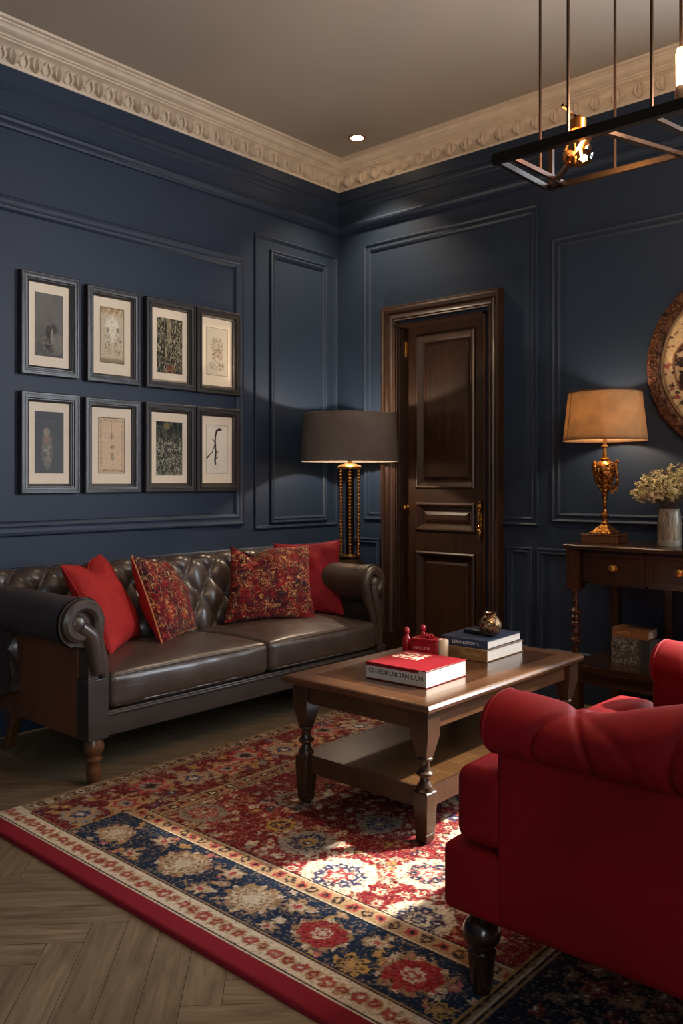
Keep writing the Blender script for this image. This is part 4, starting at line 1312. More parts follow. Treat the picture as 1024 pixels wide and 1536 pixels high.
book('hardback_book', 'tan tooled book under the navy one on the coffee table', 1.935, -1.262, .4825, .225, .300, .047, .03, M_BK_TAN, M_BK_TAN, 'CONVGHI ETIVI', m_plain('gilt_lettering', srgb(160, 130, 80), .5), .013, tx=.66)
book('hardback_book', 'navy book lying on top of the tan one on the coffee table', 1.930, -1.262, .5303, .222, .285, .034, .045, M_BK_BLUE, M_BK_BLUE, 'LOUR EXPONTS', M_SILVERINK, .017, tx=.55)
# small dark tray-like case next to vase
mb = MB().softbox(1.865, 1.945, -1.30, -1.235, .565, .583, r=.008, crown=(0, 0, .002), inner=4, seg=3)
solo('trinket_case', mb, m_plain('dark_blue_enamel', srgb(22, 30, 46), .35), 'small flat dark blue case beside the mottled vase on the navy book', 'case', loc=(1.905, -1.268, .565))
# mottled vase
def mottled():
    t = NT('mottled_mercury_glass'); v = t.coord()
    vo = t.n('ShaderNodeTexVoronoi', feature='DISTANCE_TO_EDGE'); vo.inputs['Scale'].default_value = 55; t.l(v, vo.inputs['Vector'])
    f = t.noise(v, 70, 4, .7, 1)
    c = t.ramp(f, [(.38, srgb(34, 24, 18)), (.52, srgb(120, 92, 62)), (.66, srgb(226, 200, 160))])
    t.set(Base_Color=c, Metallic=.8, Roughness=.25); t.bump(f, .5, .004)
    return t.mat
tv = thing('round_vase', 'small round gold and brown mottled vase on the navy book', 'vase', (1.990, -1.285, .5645))
mb = MB().lathe([(.018, 0), (.022, .002), (.034, .010), (.044, .024), (.0475, .042), (.045, .058), (.036, .074), (.026, .082), (.021, .086), (.022, .092), (.025, .096), (.021, .096), (.018, .088)], (1.990, -1.285, .5645), 32)
part('body', mb, mottled(), tv, angle=60)
mb = MB().lathe([(.0225, .0875), (.0245, .089), (.0225, .0905)], (1.990, -1.285, .5645), 24, cap=False)
part('neck_ring', mb, M_BRASS, tv)
# red box, candle jar, red bottles
M_REDGL = m_plain('red_gloss', srgb(158, 18, 30), .25, var=.15, vscale=30, Coat_Weight=.5)
RB = Matrix.Translation((1.792, -1.455, .4825)) @ Matrix.Rotation(.30, 4, 'Z')
t = thing('gift_box', 'red gloss box with pale lettering beside the cream candle on the coffee table', 'box', (1.792, -1.455, .4825))
mb = MB().box(-.056, .056, -.028, .028, 0, .066, RB); part('box_body', mb, M_REDGL, t, bevel=.003)
mb = MB().box(-.058, .058, -.030, .030, .060, .074, RB); part('lid', mb, M_REDGL, t, bevel=.004)
mb = MB()
for a in range(6):
    an = a * PI / 3; mb.tube([RB @ Vector((.005, 0, .074)), RB @ Vector((.005 + .018 * math.cos(an), .014 * math.sin(an), .086)), RB @ Vector((.005 + .030 * math.cos(an), .022 * math.sin(an), .077))], [.003, .006, .003], 6)
part('bow', mb, M_REDGL, t)
text_part('lettering', 'MOLLY H.', .016, RB @ Matrix.Translation((-.01, -.0305 + .002, .034)) @ Matrix.Rotation(PI / 2, 4, 'X'), m_plain('pale_pink_ink', srgb(226, 160, 150), .6), t)
t = thing('candle_jar', 'cream candle cylinder standing against the right end of the red box', 'candle', (1.868, -1.445, .4825))
part('jar', MB().lathe([(.019, 0), (.021, .004), (.021, .072), (.019, .075), (.017, .072), (.002, .071)], (1.868, -1.445, .4825), 24), m_plain('cream_wax', srgb(224, 196, 164), .5), t, angle=50)
part('wick', MB().tube([(1.868, -1.445, .553), (1.869, -1.445, .565)], .0012, 6), M_INK, t)
for (x, y, s, lb) in ((1.705, -1.475, 1.0, 'tall red glass bottle with knobbed stopper at the left end of the red box'), (1.722, -1.385, .98, 'red glass bottle with round stopper behind the red box')):
    t = thing('glass_bottle', lb, 'bottle', (x, y, .4825), 'red bottles on the coffee table')
    part('body', MB().lathe([(.016, 0), (.019, .003), (.019, .055), (.016, .066), (.009, .074), (.008, .084)], (x, y, .4825), 20), M_REDGL, t, angle=50)
    part('stopper', MB().lathe([(.006, .083), (.011, .087), (.013, .095), (.011, .104), (.006, .110), (.001, .112)], (x, y, .4825), 16), M_REDGL, t)

# ------------------------------------------------------------------ armchair
def build_armchair():
    t = thing('velvet_armchair', 'red velvet armchair with rolled arms on dark turned legs at right foreground', 'armchair', (3.2, -2.21, 0))
    YN, YF = -2.66, -1.76
    def arm(y_out, sg, dx=0.):
        # sg=-1: outer side faces -y (near arm), +1 far arm
        mb = MB()
        y_in = y_out - sg * .115
        xf, xb = 2.850 + dx, 3.62
        # panel
        def wob(P, n):
            return P + Vector((0, sg * (mnoise.noise(Vector((P.x * 2.5, P.z * 2.5, 4))) * .006), 0))
        mb.softbox(xf, xb, min(y_out, y_in), max(y_out, y_in), .212, .66, r=.018, crown=(0, 0, 0), inner=16, seg=3, fn=wob)
        pa = part('arm_panel', mb, M_RED, t, angle=60)
        # roll with pleats; height varies along x
        NX = 150; NA = 44
        def top(x):
            k = (x - 2.83)
            return .734 - .016 * math.exp(-((x - 3.06) / .09) ** 2) + max(0, (x - 3.08)) ** 1.3 * .34
        yc0 = y_out + sg * -.030
        def fn(u, v):
            xs_ = 2.836 + dx; x = xs_ + (xb - xs_) * v
            a = 2 * PI * u
            zt = top(x); rz = (zt - .595) / 2; zc = (zt + .595) / 2
            ry = .094
            # end rounding
            e = min(1, (x - xs_) / .035); e = math.sqrt(max(0, 1 - (1 - e) ** 2)) * .32 + .68 if x - xs_ < .035 else 1
            e2 = 1.0
            rr = 1.0
            for px_, dp, wd, tw in ((3.015, .15, .007, .050), (3.050, .10, .008, -.045), (3.085, .05, .012, -.10), (3.30, .12, .009, .05), (3.33, .08, .010, -.05), (3.50, .08, .012, -.03)):
                xx = px_ + tw * math.cos(a - .5)
                rr -= dp * math.exp(-((x - xx) / wd) ** 2)
            rr += mnoise.noise(Vector((x * 5, math.cos(a), math.sin(a)))) * .03
            c, s = math.cos(a), math.sin(a)
            return (x, yc0 + sg * -1 * ry * c * rr * e * 1.0, zc + rz * s * rr * e)
        mb = MB().grid(NA, NX, fn, wrapu=True)
        mb.add([fn(k / NA, 0) for k in range(NA)], [tuple(range(NA))])
        part('arm_roll', mb, M_RED, t, angle=70)
        mb = MB().tube([fn(k / NA, .028) for k in range(NA)], .0035, 6, closed=True)
        part('welt', mb, M_RED, pa)
    arm(YN, -1); arm(YF, 1, .042)
    # seat cushion, T shaped
    mb = MB()
    mb.softbox(2.738, 2.875, YN + .004, YF - .004, .372, .545, r=.032, crown=(.01, 0, .012), inner=14, seg=5)
    mb.softbox(2.78, 3.48, YN + .12, YF - .12, .378, .540, r=.03, crown=(0, 0, .03), inner=14, seg=4)
    c = part('seat_cushion', mb, M_RED, t, angle=60)
    part('piping', MB().tube([(3.0 if False else 2.752, YN + .022, .533), (2.86, YN + .022, .541)], .003, 6), M_RED, c)
    # base
    mb = MB().softbox(2.705, 3.60, YN + .002, YF - .002, .205, .362, r=.022, crown=(.0, 0, 0), inner=14, seg=4)
    part('seat_base', mb, M_RED, t, angle=60)
    # back : raked with scroll top
    mb = MB()
    def wb(P, n):
        k = max(0, P.z - .45); return P + Vector((k * .22, 0, 0))
    mb.softbox(3.46, 3.62, YN + .02, YF - .02, .25, 1.02, r=.06, crown=(.0, 0, .03), inner=18, seg=5, fn=wb)
    bk = part('backrest', mb, M_RED, t, angle=60)
    for z in (.66, .80, .92):
        for i, y in enumerate((-2.5, -2.36, -2.21, -2.06, -1.92)):
            part('button', MB().sphere((3.46 + max(0, z - .45) * .22, y, z), .011, 10, 6, (.5, 1, 1)), M_RED, bk)
    prof = [(.026, .212), (.030, .206), (.032, .200), (.026, .194), (.024, .190), (.036, .180), (.044, .166), (.045, .150), (.040, .134), (.030, .124), (.029, .118), (.034, .114), (.034, .108), (.032, .100), (.028, .060), (.023, .025), (.020, .0155)]
    for x in (2.782, 3.54):
        for y in (YN + .055, YF - .055):
            part('leg', MB().lathe(prof, (x, y, 0), 28), M_BLACKW, t)
build_armchair()

# ------------------------------------------------------------------ console table
def build_console():
    t = thing('console_table', 'dark mahogany console table with drawers under the round wall plaque', 'table', (2.45, -.23, 0))
    x0, x1, yf, yb = 1.878, 3.02, -.425, -.030
    mb = MB().prism([(0, .868), (-.004, .874), (-.002, .884), (.004, .889), (.010, .891), (.385, .891), (.395, .889), (.395, .868)], lambda a, z, h: (h, yf + a, z), x0, x1)
    part('table_top', mb, M_CONS, t, smooth=False)
    mb = MB().box(x0 + .095, x1 - .03, yf + .035, yb - .01, .700, .868)
    mb.box(x0 + .095, x1 - .03, yf + .022, yf + .035, .700, .708); mb.box(x0 + .095, x1 - .03, yf + .022, yf + .035, .860, .868)
    for x in (x0 + .095, 2.281, 2.601, 2.905):
        mb.box(x, x + .016, yf + .022, yf + .035, .700, .868)
    part('carcass', mb, M_CONS, t, smooth=False)
    m2 = lambda x, z, h: (x, yf + .022 - h, z)
    for a0, a1 in ((1.990, 2.279), (2.299, 2.599), (2.619, 2.903)):
        mb = MB().prism([(a0, .710), (a1, .710), (a1, .858), (a0, .858)], m2, -.012, .004)
        mb.ring(m2, a0 + .018, a1 - .018, .728, .842, [(0, .004), (.002, .008), (.006, .008), (.009, .002), (.009, .001)], closed_prof=False)
        d = part('drawer', mb, M_CONS, t, smooth=False)
        Mx = Matrix.Translation(((a0 + a1) / 2 + (.0 if a0 < 2 else 0), yf + .018, .785)) @ Matrix.Rotation(PI / 2, 4, 'X')
        k = MB().lathe([(.015, 0), (.015, .003), (.007, .006), (.006, .014), (.014, .019), (.018, .026), (.016, .033), (.009, .037), (.001, .038)], seg=18, M=Mx, flute=(8, .06))
        part('knob', k, M_BRASS, d)
    # legs
    for i, x in enumerate((1.925, 2.975)):
        mb = MB(); mb.box(x - .034, x + .034, yf + .008, yf + .076, .672, .868)
        y = yf + .042
        mb.lathe([(.030, .672), (.034, .668), (.034, .662), (.020, .658), (.016, .650), (.014, .620), (.018, .610), (.014, .600), (.014, .575), (.020, .566), (.032, .560), (.032, .553), (.020, .548), (.016, .540), (.022, .530), (.022, .515), (.016, .507), (.020, .500), (.033, .494), (.033, .487), (.020, .482), (.022, .470), (.024, .455), (.018, .442), (.015, .430), (.020, .424), (.034, .418), (.034, .411), (.020, .405), (.014, .395), (.017, .37), (.014, .345), (.018, .325), (.024, .303)], (x, y, 0), 20)
        mb.box(x - .030, x + .030, y - .030, y + .030, .0, .305)
        part('leg', mb, M_CONSZ, t, angle=30)
        mb = MB().box(x - .022 + (.07 if i == 0 else 0), x + .022 + (.07 if i == 0 else 0), yb - .06, yb - .016, 0, .868)
        part('leg', mb, M_CONSZ, t, smooth=False)
    mb = MB().box(x0 + .02, x1 - .02, yf + .01, yb, .268, .300)
    part('shelf', mb, M_CONS, t, bevel=.003)
    mb = MB().box(x0 + .05, x1 - .05, yf + .045, yf + .06, .20, .268)
    part('shelf_apron', mb, M_CONS, t, smooth=False)
    mb = MB().box(2.245, 2.28, yb - .03, yb, .30, .70)
    part('back_stile', mb, M_CONSZ, t, smooth=False)
build_console()

# things on the console shelf
def speckle():
    t = NT('speckled_marbled_paper'); v = t.coord()
    f = t.noise(v, 120, 4, .7, .6); x = t.n('ShaderNodeSeparateXYZ'); t.l(t.coord(), x.inputs[0])
    fade = t.ramp(x.outputs['X'], [(.02, (1, 1, 1)), (.06, (0, 0, 0))])
    c = t.ramp(f, [(.47, srgb(44, 46, 48)), (.58, srgb(140, 138, 128))])
    t.set(Base_Color=t.mix(fade, srgb(44, 48, 52), c), Roughness=.45)
    return t.mat
M_SPK = speckle(); M_GREYBOX = m_plain('grey_box_side', srgb(104, 108, 112), .6)
t = thing('storage_box', 'grey box with speckled silver front on the console shelf under a brown box', 'box', (2.150, -.20, .3005))
def sbox(z0, z1, name):
    mb = MB(); mb.mi = 0; mb.box(2.055, 2.247, -.262, -.10, z0, z1)
    mb.mi = 1; mb.add([(2.2475, -.262, z0), (2.2475, -.10, z0), (2.2475, -.10, z1), (2.2475, -.262, z1)], [(0, 1, 2, 3)])
    part(name, mb, [M_SPK, M_GREYBOX], t, smooth=False)
sbox(.3005, .362, 'box_body'); sbox(.3635, .426, 'lid')
part('edge_band', MB().box(2.0545, 2.2485, -.2635, -.2622, .3615, .3645), M_CHROME, t, smooth=False)
t, R = book('wooden_box', 'small brown box resting on top of the grey speckled box', 2.142, -.185, .427, .185, .12, .048, 0, m_wood('box_wood', srgb(84, 54, 32), srgb(140, 98, 60), 0, .5), m_wood('box_wood_side', srgb(84, 54, 32), srgb(140, 98, 60), 0, .5), 'JARVES', m_plain('faded_gilt', srgb(176, 136, 84), .6), .024, tx=.30, cat='box')

# ------------------------------------------------------------------ table lamp on console
def build_table_lamp():
    X, Y, Z = 2.005, -.225, .8915
    t = thing('table_lamp', 'ornate gold urn lamp with tan drum shade on the console table', 'lamp', (X, Y, Z))
    mb = MB().box(X - .098, X + .092, Y - .060, Y + .060, Z, Z + .040); mb.box(X - .102, X + .096, Y - .064, Y + .064, Z + .038, Z + .044)
    part('plinth', mb, M_LEGW, t, bevel=.002)
    mb = MB().sqlathe([(.060, .044), (.060, .050), (.052, .056), (.042, .064), (.034, .074), (.024, .082), (.016, .092), (.013, .098)], (X, Y, Z))
    mb.lathe([(.016, .09), (.020, .100), (.014, .108), (.012, .120), (.019, .130), (.021, .140), (.014, .150), (.010, .160), (.009, .185), (.013, .200), (.011, .215), (.013, .235), (.018, .255), (.022, .262)], (X, Y, Z), 20)
    part('base', mb, M_PATINA, t, angle=40)
    mb = MB().lathe([(.020, .258), (.016, .268), (.022, .280), (.034, .305), (.044, .335), (.050, .365), (.050, .385), (.042, .400), (.030, .408), (.022, .414), (.024, .420), (.017, .428)], (X, Y, Z), 28, flute=(9, .07))
    for k in range(64):
        a = RNG.rand() * 2 * PI; h = RNG.rand(); z = .275 + .125 * h; r = .020 + .030 * math.sin(PI / 2 * min(1, h * 1.2))
        mb.sphere((X + r * math.cos(a), Y + r * math.sin(a), Z + z), .0055 + .004 * RNG.rand(), 7, 5, (1, 1, 1.5))
    part('urn', mb, M_PATINA, t, angle=50)
    for s in (-1, 1):
        pts = []
        P = [(.018, .262), (.030, .285), (.046, .310), (.058, .345), (.064, .380), (.062, .400), (.054, .408), (.047, .400), (.050, .388), (.056, .382)]
        if s > 0: P = [(.016, .270), (.036, .276), (.058, .288), (.066, .300), (.064, .340), (.058, .380), (.056, .405), (.064, .412), (.072, .404)]
        part('handle', MB().tube([(X + s * a, Y, Z + b) for a, b in P], [.006, .007, .008, .0075, .008, .009, .008, .007, .006, .004][:len(P)], 10), M_PATINA, t)
    mb = MB()
    for k in range(7):
        a = .028 + .006 * k; mb.tube([(X + a, Y + .004, Z + .282), (X + a, Y + .004, Z + .255 - .012 * math.sin(k))], .0025, 5)
    part('fringe', mb, M_GOLD, t)
    mb = MB().lathe([(.016, .424), (.014, .436), (.011, .450), (.010, .478), (.020, .482), (.020, .487), (.010, .490), (.010, .545), (.013, .548), (.013, .575)], (X, Y, Z), 18)
    part('neck', mb, M_BRASS, t)
    part('bulb', MB().lathe([(.012, .575), (.016, .590), (.027, .612), (.030, .632), (.024, .652), (.010, .662), (.001, .664)], (X, Y, Z), 18), m_bulb('warm_bulb', (1, .62, .3), 4), t)
    # shade (oval drum, seam, trims)
    z0, z1 = .515, .757
    def ringpts(r, z, n=48): return [(X + r * math.cos(2 * PI * k / n), Y + r * .95 * math.sin(2 * PI * k / n), Z + z) for k in range(n)]
    mb = MB().grid(64, 12, lambda u, v: (X + (.207 - .026 * v) * math.cos(2 * PI * u), Y + (.207 - .026 * v) * .95 * math.sin(2 * PI * u), Z + z0 + (z1 - z0) * v), wrapu=True)
    sh = part('lamp_shade', mb, M_SHADE_T, t)
    so = sh.modifiers.new('thick', 'SOLIDIFY'); so.thickness = .002
    part('shade_rim', MB().tube(ringpts(.2075, z0 + .001), .0028, 6, closed=True), m_plain('brown_trim', srgb(120, 74, 44), .7), sh)
    part('shade_rim', MB().tube(ringpts(.1815, z1), .0035, 6, closed=True), m_plain('dark_brown_trim', srgb(74, 44, 32), .7), sh)
    sa = math.radians(232)
    part('seam', MB().tube([(X + r * math.cos(sa), Y + r * .95 * math.sin(sa), Z + z) for r, z in ((.2085, z0), (.1825, z1))], .0014, 5), m_plain('seam_brown', srgb(110, 72, 44), .8), sh)
    mb = MB()
    for k in range(3):
        a = 2 * PI * k / 3 + .4; mb.tube([(X, Y, Z + .735), (X + .181 * math.cos(a), Y + .172 * math.sin(a), Z + .752)], .0015, 5)
    mb.tube([(X + .02, Y, Z + .55), (X + .045, Y, Z + .62), (X + .03, Y, Z + .71), (X, Y, Z + .735)], .0015, 5)
    part('shade_carrier', mb, M_BRASS, t)
    return (X, Y, Z + .625)
TL = build_table_lamp()

# ------------------------------------------------------------------ vase with dried flowers
def streak_glass():
    t = NT('streaked_ribbed_ceramic')
    f = t.noise(t.coord((38, 38, 2.2)), 2.2, 5, .7, .8)
    c = t.ramp(f, [(.36, srgb(78, 72, 60)), (.52, srgb(132, 124, 106)), (.66, srgb(186, 176, 150))])
    t.set(Base_Color=c, Roughness=.3, Coat_Weight=.3); t.bump(f, .4, .004)
    return t.mat
VX, VY, VZ = 2.333, -.235, .8915
t = thing('ribbed_vase', 'grey streaked ribbed vase holding dried flowers on the console table', 'vase', (VX, VY, VZ))
part('body', MB().lathe([(.050, 0), (.054, .003), (.054, .022), (.0525, .026), (.055, .05), (.0555, .09), (.053, .13), (.049, .16), (.0475, .176), (.0485, .180), (.0455, .180), (.0445, .17), (.044, .10)], (VX, VY, VZ), 40, flute=(20, .012), cap=True), streak_glass(), t, angle=60)
part('foot_band', MB().lathe([(.0548, .001), (.0555, .004), (.0555, .022), (.0545, .025)], (VX, VY, VZ), 36, cap=False), m_plain('grey_band', srgb(120, 116, 104), .35), t)
def bouquet():
    t = thing('dried_flower_bouquet', 'bunch of cream and olive dried flowers standing in the ribbed vase', 'flowers', (VX, VY, VZ + .10))
    rs = np.random.RandomState(3)
    heads = MB(); leaf = MB(); stems = MB()
    base = Vector((VX, VY, VZ + .175))
    mats = [m_plain('cream_petals', srgb(226, 212, 164), .9, var=.35, vscale=60), m_plain('olive_petals', srgb(170, 160, 104), .9, var=.4, vscale=60), m_plain('brown_seed', srgb(92, 74, 56), .9, var=.4, vscale=60)]
    for k in range(230):
        a = rs.rand() * 2 * PI; rad = rs.rand() ** .55; el = rs.rand()
        ex = .195 * rad * math.cos(a) * (1 if math.cos(a) > 0 else .86); ey = .115 * rad * math.sin(a)
        ez = .040 + .125 * math.sqrt(max(0, 1 - rad * rad)) * el + .045 * rs.rand() + .05 * max(0, math.cos(a)) * rad
        tip = base + Vector((ex, ey, ez))
        if k % 3 == 0:
            b0 = Vector((VX + ex * .12, VY + ey * .12, VZ + .03)); b1 = base + Vector((ex * .22, ey * .22, .02)); 
            stems.tube([b0, b1, base + Vector((ex * .6, ey * .6, ez * .62)), tip], .0012, 4)
        for q in range(rs.randint(6, 11)):
            c = tip + Vector(rs.normal(0, .011, 3))
            R = Matrix.Translation(c) @ Matrix.Rotation(rs.rand() * 6, 4, 'X') @ Matrix.Rotation(rs.rand() * 6, 4, 'Z')
            heads.mi = int(rs.choice([0, 0, 0, 1, 1, 2]))
            s = .0045 + .006 * rs.rand()
            vs = [(0, 0, 0)]; fs = []
            for p in range(5):
                an = 2 * PI * p / 5
                vs += [(s * math.cos(an - .35), s * math.sin(an - .35), s * .35), (s * 1.25 * math.cos(an), s * 1.25 * math.sin(an), s * .2), (s * math.cos(an + .35), s * math.sin(an + .35), s * .35)]
                o = 1 + p * 3; fs.append((0, o, o + 1, o + 2))
            heads.add(vs, fs, R)
            if q < 3: heads.sphere(c, s * .5, 6, 4)
    part('stems', stems, mats[2], t)
    part('flower_heads', heads, mats, t, kind='stuff', smooth=False)
bouquet()

# ------------------------------------------------------------------ round plaque
def build_plaque():
    cx, cz, R = 2.598, 1.783, .455
    t = thing('wall_plaque', 'large round carved plaque with bronze rim hanging above the console table', 'wall decoration', (cx, -.002, cz - R))
    Mx = Matrix.Translation((cx, -.002, cz)) @ Matrix.Rotation(PI / 2, 4, 'X')
    prof = [(R - .02, 0), (R, .02), (R + .001, .032), (R - .004, .040), (R - .010, .042), (R - .040, .046), (R - .066, .040), (R - .070, .034), (R - .072, .030)]
    rim = MB().lathe(prof, seg=128, M=Mx, cap=False)
    rs = np.random.RandomState(9)
    for k in range(420):
        a = rs.rand() * 2 * PI; r = R - .012 - rs.rand() * .05
        rim.sphere(tuple(Mx @ Vector((r * math.cos(a), r * math.sin(a), .044))), .006 + .004 * rs.rand(), 6, 4)
    part('carved_rim', rim, m_contour('carved_bronze', srgb(42, 24, 20), srgb(92, 58, 40), [(srgb(170, 132, 92), 3, .025, .46)], 16, rough=.4, sheen=0, metal=.4), t, angle=50)
    ir = MB().lathe([(R - .072, .030), (R - .074, .042), (R - .080, .044), (R - .084, .036), (R - .086, .030)], seg=128, M=Mx, cap=False)
    part('inner_ring', ir, M_CHROME, t)
    # painted relief disc
    N = 300
    u, v = np.meshgrid(np.linspace(-1, 1, N), np.linspace(-1, 1, N))
    Rd = R - .084
    cream = np.array(srgb(206, 182, 140)); dk = np.array(srgb(52, 38, 40)); br = np.array(srgb(112, 72, 58)); ol = np.array(srgb(150, 134, 84)); pk = np.array(srgb(160, 90, 84))
    wv = (fbm(u * 9, v * 9, 4) - .5) * .12
    r = np.hypot(u + wv, v + wv * .7); th = np.arctan2(v, u)
    C = np.zeros((N, N, 3)) + cream; H = np.zeros((N, N))
    f = fbm(u * 8, v * 8, 14, 3); g = fbm(u * 16, v * 16, 24, 3); h = fbm(u * 5, v * 5, 34, 3)
    def put(m, col):
        C[:] = C * (1 - m[..., None]) + col * m[..., None]
    sm = lambda x: np.clip(x, 0, 1)
    put(sm((.045 - np.abs(f - .5)) * 40) * (h > .42), dk); put(sm((h - .6) * 16), br); put(sm((g - .62) * 14), pk * .8)
    put(sm((.03 - np.abs(g - .5)) * 40) * (h > .5), ol)
    m = sm((.60 - r) * 14); put(m, br); put(sm((.53 - r) * 16), dk)
    m = sm((.53 - r) * 16) * sm((.04 - np.abs(f - .5)) * 40); put(m, cream * .8); put(sm((.5 - r) * 16) * sm((g - .56) * 20), pk * .7)
    for sx in (-1, 1):
        q = np.hypot((u - sx * .60 + wv) / .27, (v + .02 + wv) / .34); put(sm((1.12 - q) * 9), br * .9); put(sm((1 - q) * 9), dk); put(sm((1 - q) * 9) * sm((g - .52) * 14), cream * .8)
        q = np.hypot((u - sx * .58 + wv) / .24, (v + .50 - wv) / .10); put(sm((1 - q) * 5), dk * 1.2)
        q = np.hypot((u - sx * .50 + wv) / .20, (v - .52 - wv) / .16); put(sm((1 - q) * 5) * sm((f - .42) * 12), br)
    H = .010 * sm((.6 - r) * 6) + .012 * (f - .5) + .008 * (g - .5)
    idx = -np.ones((N, N), int)
    keep = (np.hypot(u, v) <= 1.0)
    P = []; CC = []
    for j in range(N):
        for i in range(N):
            if keep[j, i]:
                idx[j, i] = len(P); P.append((Rd * u[j, i], -.026 - max(-.01, H[j, i]), Rd * v[j, i] + R)); CC.append(C[j, i])
    F = []
    for j in range(N - 1):
        for i in range(N - 1):
            q = (idx[j, i], idx[j, i + 1], idx[j + 1, i + 1], idx[j + 1, i])
            if min(q) >= 0: F.append(q)
    me = bpy.data.meshes.new('relief_disc'); me.from_pydata(P, [], F)
    ca = me.color_attributes.new('Col', 'FLOAT_COLOR', 'POINT'); A = np.ones((len(P), 4), dtype=np.float32); A[:, :3] = CC; ca.data.foreach_set('color', A.ravel())
    me.materials.append(m_attr('painted_relief', var=.25, vs=120, bump=.2, rough=.5)); me.shade_smooth()
    o = bpy.data.objects.new('relief_disc', me); COL.objects.link(o); o.parent = t
    bk = MB().lathe([(R - .02, .001), (R - .02, .022), (.001, .022)], seg=96, M=Mx, cap=True)
    part('backing', bk, M_BRONZE, t)
build_plaque()

# ------------------------------------------------------------------ side table + lamp with beaded columns
def build_corner():
    X, Y = .428, -.375
    zt = .680
    t = thing('side_table', 'small round dark side table behind the right sofa arm under the taupe lamp', 'table', (X, Y, 0))
    part('table_top', MB().lathe([(.01, zt - .022), (.135, zt - .022), (.142, zt - .016), (.142, zt - .006), (.138, zt), (.001, zt)], (X, Y, 0), 40), M_DOOR, t, angle=30)
    part('pedestal', MB().lathe([(.11, .0), (.115, .012), (.09, .025), (.03, .04), (.022, .07), (.03, .12), (.022, .2), (.018, .4), (.026, .5), (.018, .56), (.03, .62), (.07, .658)], (X, Y, 0), 24), M_DOOR, t, angle=40)
    t = thing('corner_lamp', 'tall lamp with gold beaded columns and wide taupe drum shade beside the door', 'lamp', (X, Y, zt))
    part('base', MB().lathe([(.092, .0), (.094, .008), (.086, .014), (.090, .020), (.080, .028), (.070, .036), (.062, .044), (.064, .050), (.056, .056), (.054, .066)], (X, Y, zt), 32, flute=(16, .02)), m_plain('dark_bronze_base', srgb(70, 54, 38), .35, .8, .3, 40, bump=.6, bscale=80), t, angle=35)
    # dark core
    part('core', MB().lathe([(.026, .06), (.026, .600), (.03, .61)], (X, Y, zt), 20), m_plain('dark_core', srgb(34, 24, 18), .4, .4), t, angle=40)
    bc = MB()
    nst = 6
    for k in range(nst):
        a = 2 * PI * k / nst + .2
        rr = .060
        cxx, cyy = X + rr * math.cos(a), Y + rr * math.sin(a)
        b = MB()
        n = 27
        for q in range(n):
            z = zt + .075 + q * (.525 / (n - 1))
            b.sphere((cxx, cyy, z), .0105, 8, 6, (1, 1, .86))
        b.tube([(cxx, cyy, zt + .06), (cxx, cyy, zt + .61)], .004, 6)
        part('beaded_column', b, M_BRASS, t, angle=60)
    part('collar', MB().lathe([(.066, .596), (.074, .602), (.074, .612), (.062, .620), (.03, .630), (.012, .636), (.012, .68), (.016, .69), (.016, .745)], (X, Y, zt), 28), M_BRASS, t, angle=35)
    part('collar', MB().lathe([(.058, .060), (.068, .064), (.068, .074), (.058, .078)], (X, Y, zt), 28), M_BRASS, t, angle=35)
    part('bulb', MB().lathe([(.014, .745), (.018, .765), (.030, .79), (.033, .812), (.026, .832), (.010, .844), (.001, .846)], (X, Y, zt), 18), m_bulb('warm_bulb_large', (1, .66, .36), 4), t)
    z0, z1 = .645, .930
    def sh(u, v, d=0): 
        r = .300 - .016 * v - d
        return (X + r * math.cos(2 * PI * u), Y + r * math.sin(2 * PI * u), zt + z0 + (z1 - z0) * v)
    s = part('lamp_shade', MB().grid(72, 8, sh, wrapu=True), M_SHADE_F, t)
    part('shade_lining', MB().grid(72, 8, lambda u, v: sh(u, v, .004), wrapu=True), M_SHADE_IN, s)
    for v in (0, 1):
        part('shade_rim', MB().tube([sh(k / 60, v, .001) for k in range(60)], .004, 6, closed=True), M_SHADE_F, s)
    mb = MB()
    for k in range(3):
        a = 2 * PI * k / 3; mb.tube([(X, Y, zt + .90), (X + .281 * math.cos(a), Y + .281 * math.sin(a), zt + .918)], .002, 5)
    for sx in (-1, 1): mb.tube([(X + sx * .016, Y, zt + .72), (X + sx * .055, Y, zt + .79), (X + sx * .045, Y, zt + .86), (X, Y, zt + .90)], .002, 5)
    mb.lathe([(.004, .90), (.010, .915), (.012, .930), (.006, .942), (.001, .946)], (X, Y, zt), 12)
    part('shade_carrier', mb, M_BRASS, t)
    return (X, Y, zt + .815)
FL = build_corner()

